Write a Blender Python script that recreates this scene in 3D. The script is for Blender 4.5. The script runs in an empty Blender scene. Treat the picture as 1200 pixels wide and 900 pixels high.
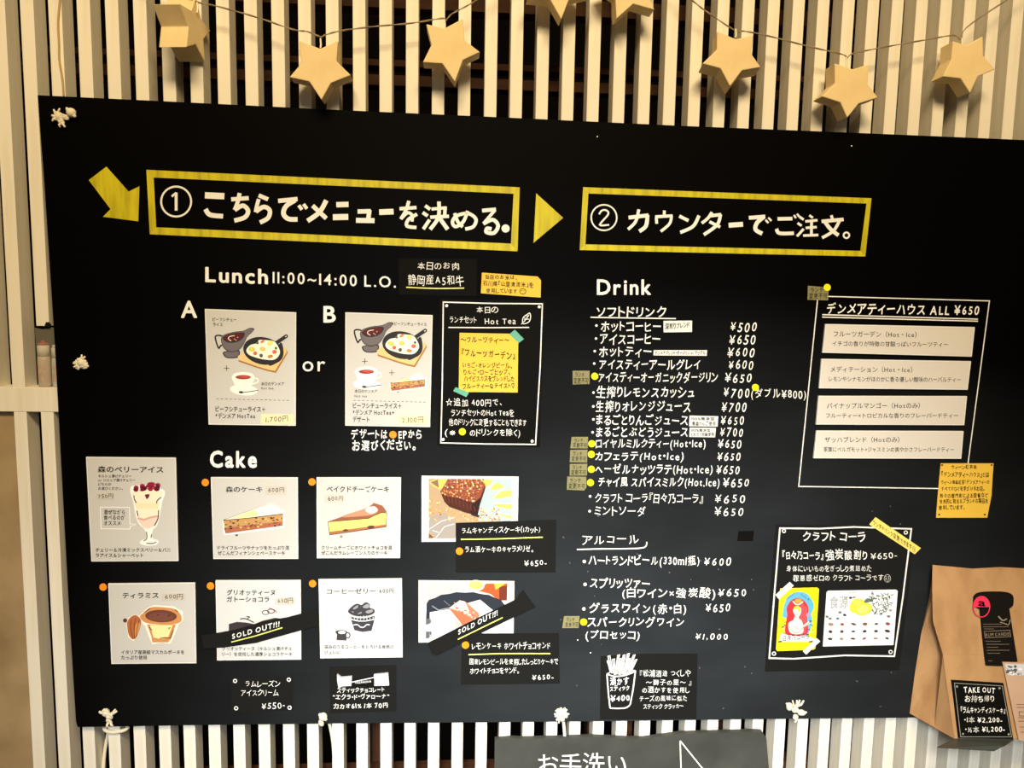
import bpy, bmesh, math, random
from mathutils import Vector, Matrix
from mathutils.geometry import tessellate_polygon
random.seed(11)
SC = bpy.context.scene
COL = SC.collection

# ------------------------------------------------------------------ camera
FPX, PITCH, YAW, ROLL, DIST = 900.0, 0.112, 0.072, 0.018, 1.5
def axes():
    cp, sp, cy, sy, cr, sr = (math.cos(PITCH), math.sin(PITCH), math.cos(YAW), math.sin(YAW), math.cos(ROLL), math.sin(ROLL))
    f = Vector((sy*cp, cy*cp, -sp)); r = Vector((cy, -sy, 0)); u = r.cross(f)
    return r*cr + u*sr, u*cr - r*sr, f
AR, AU, AF = axes()
CAM = Vector((0, -DIST, 0))
cd = bpy.data.cameras.new('camera'); cam = bpy.data.objects.new('camera', cd); COL.objects.link(cam)
cd.sensor_fit = 'HORIZONTAL'; cd.sensor_width = 36; cd.lens = FPX/1200*36; cd.clip_start = 0.01
cam.matrix_world = Matrix(((AR.x, AU.x, -AF.x, 0), (AR.y, AU.y, -AF.y, -DIST), (AR.z, AU.z, -AF.z, 0), (0, 0, 0, 1)))
SC.camera = cam
SC.view_settings.view_transform = 'Standard'; SC.view_settings.look = 'None'
SC.view_settings.gamma = 1; SC.view_settings.use_curve_mapping = False
SC.view_settings.exposure = 0.0

# ------------------------------------------------------------------ light: warm cafe lamps above, daylight from a low window
W = bpy.data.worlds.new('room_ambient'); SC.world = W; W.use_nodes = True
W.node_tree.nodes['Background'].inputs[0].default_value = (1.0, 0.80, 0.55, 1)
W.node_tree.nodes['Background'].inputs[1].default_value = 0.06
def area(name, loc, target, sx, sy, power, color, spread=180):
    l = bpy.data.lights.new(name, 'AREA'); l.shape = 'RECTANGLE'; l.size = sx; l.size_y = sy; l.energy = power; l.color = color
    l.spread = math.radians(spread)
    o = bpy.data.objects.new(name, l); COL.objects.link(o); o.location = loc
    o.rotation_euler = (Vector(target)-Vector(loc)).to_track_quat('-Z', 'Y').to_euler()
    return o
area('warm_ceiling_lamp', (0.12, -2.5, 1.95), (0.1, 0, 0.3), 1.7, 0.6, 110, (1.0, 0.76, 0.42))
area('daylight_window', (-0.15, -2.3, 0.45), (0.27, 0, -1.0), 0.8, 0.6, 14, (0.93, 0.98, 1.0), 52)

# ------------------------------------------------------------------ materials
def lin(c):
    return tuple((x/12.92 if x <= 0.04045 else ((x+0.055)/1.055)**2.4) for x in (v/255 for v in c))
MATS = {}
def mat(name, rgb, rough=0.6, spec=0.3, noise=None, bump=None, alpha=None, trans=None, metallic=0.0):
    """noise=(scale, rgb2, amount, (sx,sy,sz)); bump=(scale, strength)"""
    if name in MATS: return MATS[name]
    m = bpy.data.materials.new(name); m.use_nodes = True; nt = m.node_tree; b = nt.nodes['Principled BSDF']
    c = lin(rgb)
    b.inputs['Base Color'].default_value = (*c, 1); b.inputs['Roughness'].default_value = rough
    b.inputs['Specular IOR Level'].default_value = spec; b.inputs['Metallic'].default_value = metallic
    if alpha is not None: b.inputs['Alpha'].default_value = alpha
    if trans is not None: b.inputs['Transmission Weight'].default_value = trans
    if noise or bump:
        tc = nt.nodes.new('ShaderNodeTexCoord')
    if noise:
        sc, rgb2, amt, st = noise
        mp = nt.nodes.new('ShaderNodeMapping'); mp.inputs['Scale'].default_value = st
        nz = nt.nodes.new('ShaderNodeTexNoise'); nz.inputs['Scale'].default_value = sc; nz.inputs['Detail'].default_value = 5
        rp = nt.nodes.new('ShaderNodeValToRGB'); rp.color_ramp.elements[0].position = 0.42; rp.color_ramp.elements[1].position = 0.75
        mu = nt.nodes.new('ShaderNodeMath'); mu.operation = 'MULTIPLY'; mu.inputs[1].default_value = amt
        mx = nt.nodes.new('ShaderNodeMix'); mx.data_type = 'RGBA'
        mx.inputs['A'].default_value = (*c, 1); mx.inputs['B'].default_value = (*lin(rgb2), 1)
        L = nt.links.new
        L(tc.outputs['Object'], mp.inputs['Vector']); L(mp.outputs[0], nz.inputs['Vector']); L(nz.outputs['Fac'], rp.inputs[0])
        L(rp.outputs[0], mu.inputs[0]); L(mu.outputs[0], mx.inputs['Factor']); L(mx.outputs['Result'], b.inputs['Base Color'])
    if bump:
        n2 = nt.nodes.new('ShaderNodeTexNoise'); n2.inputs['Scale'].default_value = bump[0]; n2.inputs['Detail'].default_value = 4
        bp = nt.nodes.new('ShaderNodeBump'); bp.inputs['Strength'].default_value = bump[1]; bp.inputs['Distance'].default_value = 0.002
        nt.links.new(tc.outputs['Object'], n2.inputs['Vector']); nt.links.new(n2.outputs['Fac'], bp.inputs['Height']); nt.links.new(bp.outputs[0], b.inputs['Normal'])
    MATS[name] = m; return m
SLAT = mat('cream_painted_wood', (246, 240, 226), 0.55, 0.3, (6, (230, 219, 196), 0.7, (12, 12, 0.8)), (140, 0.12))
RAILM = SLAT
DARK = mat('dark_void_wood', (14, 9, 6), 0.9, 0.1)
BEAM = mat('dark_brown_beam', (74, 44, 26), 0.7, 0.2, (9, (40, 24, 14), 0.8, (1, 8, 8)))
PLAST = mat('tan_plaster', (176, 152, 116), 0.8, 0.2, (9, (140, 116, 84), 0.8, (1, 1, 1)), (40, 0.5))
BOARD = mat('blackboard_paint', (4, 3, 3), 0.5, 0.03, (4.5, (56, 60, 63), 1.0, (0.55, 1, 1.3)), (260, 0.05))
def chalk_and_daylight_veil(m):        # wiped chalk dust, plus daylight veil painted into the colour towards the bottom
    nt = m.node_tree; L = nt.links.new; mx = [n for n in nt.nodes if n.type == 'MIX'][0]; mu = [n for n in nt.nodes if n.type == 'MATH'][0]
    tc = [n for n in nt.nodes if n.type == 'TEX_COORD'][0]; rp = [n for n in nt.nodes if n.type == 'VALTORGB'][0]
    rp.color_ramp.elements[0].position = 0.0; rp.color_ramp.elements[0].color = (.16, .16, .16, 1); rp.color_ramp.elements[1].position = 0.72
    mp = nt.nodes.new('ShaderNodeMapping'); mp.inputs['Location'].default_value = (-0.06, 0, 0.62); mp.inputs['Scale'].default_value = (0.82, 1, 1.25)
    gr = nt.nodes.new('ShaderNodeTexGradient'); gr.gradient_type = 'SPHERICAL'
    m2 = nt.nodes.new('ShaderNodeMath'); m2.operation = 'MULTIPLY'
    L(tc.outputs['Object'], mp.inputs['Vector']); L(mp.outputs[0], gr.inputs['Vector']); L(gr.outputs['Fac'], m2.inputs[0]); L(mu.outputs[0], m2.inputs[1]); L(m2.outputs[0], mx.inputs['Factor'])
chalk_and_daylight_veil(BOARD)
BPAP = mat('black_card', (15, 14, 12), 0.65, 0.05)
BPAP2 = mat('charcoal_card', (28, 28, 27), 0.7, 0.05)
WPAINT = mat('white_marker', (246, 245, 240), 0.6, 0.2)
WPAP = mat('white_card', (236, 233, 227), 0.6, 0.25)
GPAP = mat('grey_printed_card', (206, 203, 197), 0.6, 0.25)
LPAP = mat('light_printed_card', (212, 212, 211), 0.6, 0.25)
INK = mat('black_ink', (20, 18, 17), 0.6, 0.2)
GINK = mat('grey_ink', (66, 62, 60), 0.6, 0.2)
YTAPE = mat('yellow_tape', (214, 202, 32), 0.5, 0.3, (70, (160, 146, 16), 0.9, (1, 1, 0.12)))
YNOTE = mat('yellow_note_paper', (236, 192, 72), 0.7, 0.2)
YSTRIP = mat('pale_yellow_strip', (246, 222, 112), 0.7, 0.2)
YDOT = mat('fluorescent_yellow', (255, 246, 22), 0.5, 0.3)
ODOT = mat('orange_sticker', (255, 146, 30), 0.5, 0.3)
OLIVE = mat('olive_label_paper', (136, 130, 90), 0.7, 0.2)
TEAL = mat('teal_tape', (96, 172, 142), 0.5, 0.3)
WTAPE = mat('white_tape', (238, 238, 236), 0.5, 0.3)
LIME = mat('lime_marker', (226, 232, 120), 0.6, 0.2)
PTAG = mat('beige_price_paper', (204, 196, 184), 0.7, 0.2)
PTAGY = mat('cream_price_paper', (240, 226, 180), 0.7, 0.2)
ROPE = mat('white_rope', (240, 230, 206), 0.85, 0.1, None, (600, 0.5))
STARM = mat('natural_paper_mache', (242, 218, 168), 0.75, 0.2, (30, (230, 202, 146), 0.6, (1, 1, 1)), (300, 0.15))
CORDM = mat('grey_fairy_cord', (150, 132, 104), 0.5, 0.4)
TWINE = mat('natural_twine', (196, 164, 112), 0.8, 0.1)
KRAFT = mat('kraft_paper', (184, 142, 98), 0.75, 0.2, (24, (150, 108, 68), 0.7, (1, 1, 0.5)), (60, 0.25))
def ink(rgb, key=None): return mat(key or 'ink_%02x%02x%02x' % rgb, rgb, 0.6, 0.2)

# ------------------------------------------------------------------ geometry helpers
def at(u, v, y):
    d = AF + AR*((u-600)/FPX) - AU*((v-450)/FPX)
    return CAM + d*((y-CAM.y)/d.y)
class MB:
    def __init__(s): s.v = []; s.f = []; s.m = []; s.mats = []; s.sm = []
    def mi(s, m):
        if m not in s.mats: s.mats.append(m)
        return s.mats.index(m)
    def raw(s, vs, fs, m, smooth=False):
        o = len(s.v); s.v += [Vector(p) for p in vs]; k = s.mi(m)
        for f in fs: s.f.append([o+i for i in f]); s.m.append(k); s.sm.append(smooth)
    def poly(s, pts, y, m):
        a = sum(pts[i][0]*pts[(i+1) % len(pts)][1]-pts[(i+1) % len(pts)][0]*pts[i][1] for i in range(len(pts)))
        if a > 0: pts = pts[::-1]
        s.raw([at(u, v, y) for u, v in pts], [range(len(pts))], m)
    def prism(s, pts, yf, yb, m, shift=(0, 0)):
        a = sum(pts[i][0]*pts[(i+1) % len(pts)][1]-pts[(i+1) % len(pts)][0]*pts[i][1] for i in range(len(pts)))
        if a > 0: pts = pts[::-1]
        n = len(pts); fr = [at(u, v, yf) for u, v in pts]; bk = [Vector((p.x+shift[0], p.y+yb-yf, p.z+shift[1])) for p in fr]
        s.raw(fr+bk, [list(range(n)), list(range(2*n-1, n-1, -1))]+[[i, i+n, (i+1) % n+n, (i+1) % n] for i in range(n)], m)
    def ell(s, cx, cy, rx, ry, y, m, rot=0, n=28, arc=(0, 360)):
        r = math.radians(rot); P = []
        full = arc == (0, 360)
        for i in range(n if full else n+1):
            t = math.radians(arc[0]+(arc[1]-arc[0])*i/n); a, b = rx*math.cos(t), ry*math.sin(t)
            P.append((cx+a*math.cos(r)-b*math.sin(r), cy+a*math.sin(r)+b*math.cos(r)))
        s.poly(P, y, m)
    def ring(s, cx, cy, rx, ry, w, y, m, n=32, arc=(0, 360)):
        P = [(cx+rx*math.cos(math.radians(arc[0]+(arc[1]-arc[0])*i/n)), cy+ry*math.sin(math.radians(arc[0]+(arc[1]-arc[0])*i/n))) for i in range(n+(arc != (0, 360)))]
        s.line(P, w, y, m, closed=arc == (0, 360))
    def line(s, P, w, y, m, closed=False, w2=None):
        n = len(P); Lf = []; Rt = []
        for i in range(n):
            if closed: a, b, c = P[i-1], P[i], P[(i+1) % n]
            else: a, b, c = P[max(i-1, 0)], P[i], P[min(i+1, n-1)]
            d1 = Vector((b[0]-a[0], b[1]-a[1])); d2 = Vector((c[0]-b[0], c[1]-b[1]))
            if d1.length < 1e-6: d1 = d2
            if d2.length < 1e-6: d2 = d1
            d1.normalize(); d2.normalize(); t = d1+d2
            if t.length < 0.2: t = d2
            t.normalize(); nn = Vector((-t.y, t.x)); k = 1/max(0.5, abs(nn.dot(Vector((-d2.y, d2.x)))))
            ww = w if w2 is None else w+(w2-w)*i/max(1, n-1)
            Lf.append((b[0]+nn.x*ww/2*k, b[1]+nn.y*ww/2*k)); Rt.append((b[0]-nn.x*ww/2*k, b[1]-nn.y*ww/2*k))
        vs = [at(u, v, y) for u, v in Lf+Rt]
        rng = range(n) if closed else range(n-1)
        s.raw(vs, [[i, (i+1) % n, n+(i+1) % n, n+i] for i in rng], m)
    def tube(s, P, r, m, seg=8, r2=None, cap=True):
        P = [Vector(p) for p in P]; n = len(P); vs = []; fs = []
        prev = None
        for i, p in enumerate(P):
            t = (P[min(i+1, n-1)]-P[max(i-1, 0)]).normalized()
            a = Vector((0, 0, 1)) if abs(t.z) < 0.9 else Vector((1, 0, 0))
            if prev is None: x = t.cross(a).normalized()
            else: x = (prev-t*prev.dot(t)).normalized()
            prev = x; yv = t.cross(x)
            rr = r if r2 is None else r+(r2-r)*i/max(1, n-1)
            for k in range(seg):
                an = 2*math.pi*k/seg; vs.append(p+(x*math.cos(an)+yv*math.sin(an))*rr)
        for i in range(n-1):
            for k in range(seg): fs.append([i*seg+k, i*seg+(k+1) % seg, (i+1)*seg+(k+1) % seg, (i+1)*seg+k])
        s.raw(vs, fs, m, True)
        if cap: s.raw(vs[:seg], [list(range(seg))[::-1]], m); s.raw(vs[-seg:], [list(range(seg))], m)
    def blob(s, c, r, m, squash=(1, 1, 1), lump=0.12):
        bm = bmesh.new(); bmesh.ops.create_icosphere(bm, subdivisions=2, radius=1)
        vs = [Vector(c)+Vector((v.co.x*squash[0], v.co.y*squash[1], v.co.z*squash[2]))*r*(1+random.uniform(-lump, lump)) for v in bm.verts]
        s.raw(vs, [[v.index for v in f.verts] for f in bm.faces], m, True); bm.free()
    def box(s, x0, x1, y0, y1, z0, z1, m):
        vs = [(x, y, z) for x in (x0, x1) for y in (y0, y1) for z in (z0, z1)]
        s.raw(vs, [(0, 1, 3, 2), (4, 6, 7, 5), (0, 4, 5, 1), (2, 3, 7, 6), (0, 2, 6, 4), (1, 5, 7, 3)], m)
    def lathe(s, cx, cy, prof, m, seg=20):
        vs = []; fs = []
        for r, z in prof:
            for k in range(seg): a = 2*math.pi*k/seg; vs.append((cx+r*math.cos(a), cy+r*math.sin(a), z))
        for i in range(len(prof)-1):
            for k in range(seg): fs.append([i*seg+k, i*seg+(k+1) % seg, (i+1)*seg+(k+1) % seg, (i+1)*seg+k])
        fs.append(list(range(seg))[::-1]); fs.append([(len(prof)-1)*seg+k for k in range(seg)])
        s.raw(vs, fs, m, True)
    def build(s, name, parent=None, label=None, cat=None, group=None, kind=None, bevel=0, origin=None):
        if origin is None:
            lo = [min(v[i] for v in s.v) for i in range(3)]; hi = [max(v[i] for v in s.v) for i in range(3)]
            origin = Vector([(a+b)/2 for a, b in zip(lo, hi)])
        me = bpy.data.meshes.new(name); me.from_pydata([v-origin for v in s.v], [], s.f)
        for m in s.mats: me.materials.append(m)
        for p, k, sm in zip(me.polygons, s.m, s.sm): p.material_index = k; p.use_smooth = sm
        if bevel:
            bm = bmesh.new(); bm.from_mesh(me); bmesh.ops.remove_doubles(bm, verts=bm.verts, dist=1e-6)
            bmesh.ops.bevel(bm, geom=list(bm.edges), offset=bevel, segments=2, affect='EDGES', profile=0.5); bm.to_mesh(me); bm.free()
        o = bpy.data.objects.new(name, me); COL.objects.link(o)
        if parent:
            o.parent = parent; o.location = origin-world(parent)
        else: o.location = origin
        return tag(o, label, cat, group, kind)
def world(o):
    p = Vector(o.location)
    while o.parent: o = o.parent; p += o.location
    return p
def tag(o, label=None, cat=None, group=None, kind=None):
    if label: o['label'] = label
    if cat: o['category'] = cat
    if group: o['group'] = group
    if kind: o['kind'] = kind
    return o
def empty(name, loc, **k):
    o = bpy.data.objects.new(name, None); COL.objects.link(o); o.location = loc; o.empty_display_size = 0.05
    return tag(o, **k)
def smooth(P, closed=True, k=5):
    n = len(P); out = []
    for i in range(n if closed else n-1):
        p0, p1, p2, p3 = (P[(i-1) % n], P[i], P[(i+1) % n], P[(i+2) % n]) if closed else (P[max(i-1, 0)], P[i], P[i+1], P[min(i+2, n-1)])
        for j in range(k):
            t = j/k
            out.append(tuple(0.5*(2*b+(c-a)*t+(2*a-5*b+4*c-d)*t*t+(3*b-a-3*c+d)*t**3) for a, b, c, d in zip(p0, p1, p2, p3)))
    if not closed: out.append(tuple(P[-1]))
    return out
# glyphs come from Blender's own built-in font
_gl = {}
_fc = bpy.data.curves.new('glyph_source', 'FONT'); _fo = bpy.data.objects.new('glyph_source', _fc); COL.objects.link(_fo); _fc.resolution_u = 3
def glyph(ch, bold):
    k = (ch, bold)
    if k not in _gl:
        _fc.offset = bold; _fc.body = ch
        dg = bpy.context.evaluated_depsgraph_get(); dg.update(); e = _fo.evaluated_get(dg); me = e.to_mesh()
        vs = [(v.co.x, v.co.y) for v in me.vertices]; fs = [list(p.vertices) for p in me.polygons]
        e.to_mesh_clear()
        _gl[k] = (vs, fs, min((v[0] for v in vs), default=0), max((v[0] for v in vs), default=0))
    return _gl[k]
def text(M, s, x0, x1, b0, b1, h, y, m, bold=0.0, jit=0.0, em=False, slant=0.0, gap=0.19):
    """write s between pixel columns x0..x1, baseline b0 (left) to b1 (right), capital height h px, on the plane at depth y"""
    x = 0; items = []
    for ch in s:
        if ch == ' ': x += 0.3; continue
        if ch == '\u3000': x += 0.8; continue
        cjk = ord(ch) > 0x2000; dense = ord(ch) > 0x3400 or bold < 0 or bold >= 0.025
        vs, fs, lo, hi = glyph(ch, 0.0 if dense else bold)
        if not vs: continue
        if dense and bold > 0:      # thicken dense characters by doubling the stroke
            n0 = len(vs); b_ = bold*0.8; nk = 8 if bold >= 0.025 else 4
            sh = [(b_*math.cos(2*math.pi*k/nk+.4), b_*math.sin(2*math.pi*k/nk+.4)) for k in range(nk)]
            fs = [[i+n0*k for i in q] for k in range(nk) for q in fs]; vs = [(a+dx, c+dy) for dx, dy in sh for a, c in vs]
        else: n0 = 1 << 30
        if em and cjk: items.append((vs, fs, x, n0)); x += 1.0
        else: items.append((vs, fs, x-lo+gap/2, n0)); x += hi-lo+gap
    allx = [(min(v[0] for v in vs)+ox, max(v[0] for v in vs)+ox) for vs, fs, ox, n0 in items]
    X0 = min(a for a, b in allx); X1 = max(b for a, b in allx); e = h/0.76
    for vs, fs, ox, n0 in items:
        cx = sum(v[0] for v in vs)/len(vs); cyv = 0.36
        r = random.uniform(-1, 1)*jit*0.16; sc = 1+random.uniform(-1, 1)*jit*0.16; dy = random.uniform(-1, 1)*jit*0.08
        cr, sr = math.cos(r), math.sin(r); P = []
        for iv, (a, b) in enumerate(vs):
            a2, b2 = (a-cx)*sc, (b-cyv)*sc
            a3 = cx+a2*cr-b2*sr+ox; b3 = cyv+a2*sr+b2*cr+dy
            t = (a3-X0)/(X1-X0)
            P.append(at(x0+t*(x1-x0)+slant*b3*e, b0+t*(b1-b0)-b3*e, y-4e-5*(iv//n0)))
        M.raw(P, fs, m)
EPS = 0.00025
YB = -0.014            # front face of the board
def letters(parent, y, mt, rows, name='lettering', **k):
    for r in rows:
        M = MB(); r = list(r); kw = dict(k)
        if isinstance(r[-1], dict): kw.update(r.pop())
        mm = kw.pop('m', mt)
        text(M, r[0], r[1], r[2], r[3], r[4], r[5], y, mm, **kw)
        M.build(name, parent)

# ------------------------------------------------------------------ setting: slatted wall
PITCH_S, X00, SW, SD = 0.049, -0.787, 0.0232, 0.043
ZR1, ZR0 = at(40, 454, 0).z, at(40, 482.5, 0).z
wall = empty('wall_back', (0, 0, -0.1), kind='structure')
zt, zb = 1.05, -1.2
for i in range(-5, 43):
    x = X00+PITCH_S*i+random.uniform(-0.0006, 0.0006)
    lo = at(48, 382, 0).z if i == 0 else ZR1
    M = MB(); M.box(x, x+SW, 0, SD, lo, zt, SLAT); M.build('slat', wall, bevel=0.0008)
    if i < -1: continue
    M = MB(); M.box(x, x+SW, 0, SD, zb, ZR0, SLAT); M.build('slat', wall, bevel=0.0008)
M = MB(); M.box(-1.1, 1.35, -0.001, SD+0.004, ZR0, ZR1, RAILM); M.build('rail', wall, bevel=0.001)
for (v, h, yy) in ((100, 0.02, 0.09), (80, 0.012, 0.11), (7, 0.03, 0.09), (910, 0.035, 0.05)):
    z = at(620, v, yy).z; M = MB(); M.box(-1.4, 1.7, yy, yy+0.04, z-h/2, z+h/2, BEAM); M.build('beam', wall)
for u in (442, 694, 734, 845):
    a = at(u, 870, 0.1); M = MB(); M.box(a.x-0.012, a.x+0.012, 0.1, 0.14, zb, ZR0, BEAM); M.build('stud', wall)
M = MB(); M.box(-2.2, 2.6, 0.6, 0.65, -1.5, 1.2, DARK); M.box(-2.2, 2.6, 0.05, 0.65, 1.15, 1.2, DARK); M.box(-2.2, -2.15, 0.05, 0.65, -1.5, 1.2, DARK)  # dark rear wall, boxed in to keep ambient light out behind the slats
M.box(2.55, 2.6, 0.05, 0.65, -1.5, 1.2, DARK); M.box(-2.2, 2.6, 0.05, 0.65, -1.5, -1.45, DARK)
M.build('rear_dark_box', kind='structure')
M = MB(); xr = at(14, 660, 0.02).x
M.box(-1.3, X00-PITCH_S-0.004, 0.012, 0.045, zb, ZR0, PLAST); M.build('wall_left', kind='structure')

# ------------------------------------------------------------------ the menu board
bq = [(44, 111.5), (200, 119), (400, 129), (600, 138), (800, 147.5), (1000, 155.5), (1200, 164), (1330, 169), (1306, 838), (1060, 841), (860, 843), (720, 845), (560, 846.5), (420, 847.5), (240, 849.5), (91, 852),
      (89, 846), (80, 700), (64, 400), (52, 215)]
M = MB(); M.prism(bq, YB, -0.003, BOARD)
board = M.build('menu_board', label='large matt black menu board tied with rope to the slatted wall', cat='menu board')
yl = YB-EPS
# brush headings traced as strokes
def strokes(parent, fx, data, w0, name):
    M = MB()
    for st in data:
        if st[0] == 'dot': M.ell(*fx(st[1], st[2]), st[3]/fx.k, st[3]/fx.k, yl, WPAINT)
        elif st[0] == 'ring': c = fx(st[1], st[2]); M.ring(c[0], c[1], st[3]/fx.k, st[3]/fx.k, st[4]/fx.k, yl, WPAINT)
        else:
            P = [fx(*p) for p in st[1:]]
            if len(P) > 2: P = smooth(P, False, 5)
            M.line(P, st[0]/fx.k, yl-0.00002*random.random(), WPAINT)
    return M.build(name, parent)
class FX:
    def __init__(s, ox, oy, k): s.ox, s.oy, s.k = ox, oy, k
    def __call__(s, X, Y): return (s.ox+X/s.k, s.oy+Y/s.k)
H1 = [(20, (164, 106), (226, 109)), (15, (166, 150), (180, 168), (222, 173)),
      (13, (248, 119), (304, 115)), (13, (275, 99), (268, 130), (259, 153)), (14, (259, 153), (285, 139), (302, 155), (292, 176), (258, 187)),
      (13, (336, 106), (366, 119)), (12, (336, 118), (330, 140), (326, 160)), (14, (327, 158), (352, 143), (371, 154), (366, 178), (340, 193)),
      (14, (398, 124), (460, 118)), (15, (452, 122), (424, 140), (415, 164), (430, 181), (460, 183)), (11, (464, 138), (474, 152)), (11, (479, 134), (490, 149)),
      (15, (552, 122), (530, 160), (492, 188)), (14, (508, 139), (552, 180)), (17, (584, 136), (623, 135)), (19, (573, 176), (622, 175)),
      (14, (652, 158), (694, 157)), (14, (690, 153), (686, 184)), (16, (647, 186), (706, 187)), (18, (721, 160), (767, 158)),
      (11, (786, 149), (840, 145)), (11, (816, 124), (806, 155), (790, 182)), (10, (794, 178), (812, 162), (826, 170), (826, 190)), (11, (842, 166), (814, 184), (810, 204), (840, 209)),
      (11, (868, 139), (884, 151)), (11, (860, 161), (876, 172)), (11, (862, 214), (882, 184)), (10, (888, 150), (934, 146)), (11, (932, 142), (930, 176)), (11, (884, 176), (944, 173)),
      (12, (912, 126), (910, 176), (884, 215)), (13, (912, 176), (940, 215)),
      (11, (962, 163), (972, 190), (988, 207)), (11, (1004, 156), (990, 190), (966, 206), (955, 192), (968, 172), (1005, 164), (1030, 182), (1022, 206), (996, 214)),
      (12, (1050, 155), (1094, 151)), (10, (1092, 152), (1054, 197)), (12, (1054, 197), (1084, 184), (1101, 203), (1088, 226), (1064, 224), (1066, 212), (1080, 214)), ('dot', 1125, 212, 13),
      ('ring', 72, 126, 48, 6), (9, (72, 97), (72, 155)), (7, (72, 98), (58, 110))]
strokes(board, FX(180, 190, 2.7273), H1, 0, 'heading_lettering')
H2 = [(15, (222, 150), (300, 141)), (15, (296, 140), (290, 182), (264, 204)), (12, (262, 118), (250, 165), (220, 196)),
      (11, (362, 122), (361, 144)), (11, (330, 148), (332, 174)), (12, (326, 147), (394, 143)), (11, (390, 143), (382, 174), (348, 204)),
      (13, (420, 144), (456, 162)), (13, (497, 142), (474, 184), (424, 208)),
      (12, (548, 129), (532, 152), (508, 172)), (13, (542, 143), (584, 138)), (13, (581, 138), (568, 178), (516, 217)), (12, (538, 166), (580, 187)), (19, (613, 180), (669, 176)),
      (15, (692, 151), (756, 146)), (16, (748, 149), (724, 170), (718, 196), (744, 213)), (8, (757, 159), (768, 171)), (8, (768, 150), (780, 163)),
      (14, (804, 155), (862, 154)), (14, (800, 194), (812, 211), (868, 211)), (8, (868, 140), (876, 152)), (8, (880, 135), (889, 147)),
      (10, (890, 147), (906, 158)), (10, (882, 171), (898, 182)), (10, (880, 223), (906, 194)), (9, (928, 141), (942, 151)), (10, (912, 165), (960, 160)), (10, (914, 190), (957, 187)), (10, (904, 220), (963, 218)), (11, (937, 160), (936, 219)),
      (11, (1014, 141), (1019, 158)), (14, (976, 165), (1062, 157)), (12, (1046, 163), (1022, 202), (978, 229)), (15, (990, 168), (1012, 196), (1042, 219)), ('ring', 1073, 219, 11, 7),
      ('ring', 126, 150, 50, 6), (7, (107, 137), (118, 122), (136, 122), (142, 138), (110, 178), (146, 178))]
strokes(board, FX(670, 210, 3.3333), H2, 0, 'heading_lettering')
def bl(rows, name='lettering', **k): return letters(board, yl, WPAINT, rows, name, **k)
bl([('Lunch', 240.5, 314, 330, 332.5, 18.5)], bold=0.035, name='heading_lettering')
bl([('11:00~14:00 L.O.', 319.5, 464, 331.5, 337, 14)], bold=0.012, name='hours_lettering')
bl([('A', 212, 231, 372, 372, 21)], bold=0.03, name='letter_mark'); bl([('B', 379, 393.5, 377.5, 377.5, 20.5)], bold=0.03, name='letter_mark')
bl([('or', 354.5, 381, 435, 435, 19)], bold=0.005)
bl([('Cake', 246, 301, 547, 547.5, 20)], bold=0.045, name='heading_lettering')
bl([('Drink', 699.5, 763, 345, 345, 19)], bold=0.03, name='heading_lettering')
bl([('デザートは', 411.5, 454, 513.5, 513.5, 9.5), ('EPから', 467, 494, 513.5, 513.5, 9)], bold=0.02, jit=0.7)
bl([('お選びください。', 413, 487, 526.5, 526, 10)], bold=0.02, jit=0.7)
def under(P, w=1.3, m=WPAINT, parent=None, y=None, name='underline'):
    M = MB(); M.line(smooth(P, False, 4) if len(P) > 2 else P, w, y if y is not None else yl, m); return M.build(name, parent or board)
bl([('ソフトドリンク', 699, 781, 371, 371, 10.5)], bold=0.012, jit=0.5); under([(692, 371.8), (740, 372.6), (792, 373.4)])
DL = [('ホットコーヒー', 704, 774, 387.5, 10.5, '500', 855, 886, 699, 381.5), ('アイスコーヒー', 703, 773, 402.5, 10.5, '650', 854, 884.5, 698.5, 396.7), ('ホットティー', 702, 763, 417, 10.5, '600', 852, 883.5, 697, 411.5),
      ('アイスティーアールグレイ', 702, 820.5, 431.7, 10, '600', 853, 882, 696.3, 426), ('アイスティーオーガニックダージリン', 701, 840.5, 447, 10, '650', 849, 880, None, 0), ('生搾りレモンスカッシュ', 699, 813.5, 465, 11, '700', 847, 877.5, 695.5, 460),
      ('生搾りオレンジジュース', 698, 809, 481.5, 11, '700', 845, 874, 695.3, 476.3), ('まるごとりんごジュース', 698.5, 806, 497, 10, '650', 844, 871, 695.4, 491.4), ('まるごとぶどうジュース', 698.5, 806, 511, 10, '700', 843, 870, 694.5, 506.6),
      ('ロイヤルミルクティー(Hot・Ice)', 698, 826.5, 524, 9, '650', 841, 868, None, 0), ('カフェラテ(Hot・Ice)', 697.5, 801, 539, 9, '650', 840, 867, None, 0), ('ヘーゼルナッツラテ(Hot・Ice)', 697, 835, 554.5, 9.5, '650', 839, 866, None, 0),
      ('チャイ風 スパイスミルク(Hot.Ice)', 701, 843, 569.5, 9.5, '650', 847, 877, None, 0), ('クラフト コーラ『日々乃コーラ』', 697, 823.5, 588.5, 9.5, '650', 837, 872.5, 691.5, 581.6), ('ミントソーダ', 696.5, 756.5, 603.5, 9.5, '650', 837, 870.5, 691, 599)]
thin = {0: 0.018}
for k, (s, x0, x1, b, h, p, p0, p1, bx, by) in enumerate(DL):
    M = MB(); bd = 0.012 if k < 13 else 0.002
    text(M, s, x0, x1, b, b+(0.5 if k < 9 else 0), h, yl, WPAINT, bold=bd, jit=0.6, slant=0.06)
    if bx: M.ell(bx, by, 1.5, 1.5, yl, WPAINT, n=12)
    M.build('lettering', board); M = MB()
    text(M, '¥'+p, p0, p1, b+0.6, b+0.9, h+0.6, yl, WPAINT, bold=bd*.6, jit=0.7, slant=0.14, gap=.26); M.build('price_lettering', board)
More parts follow.
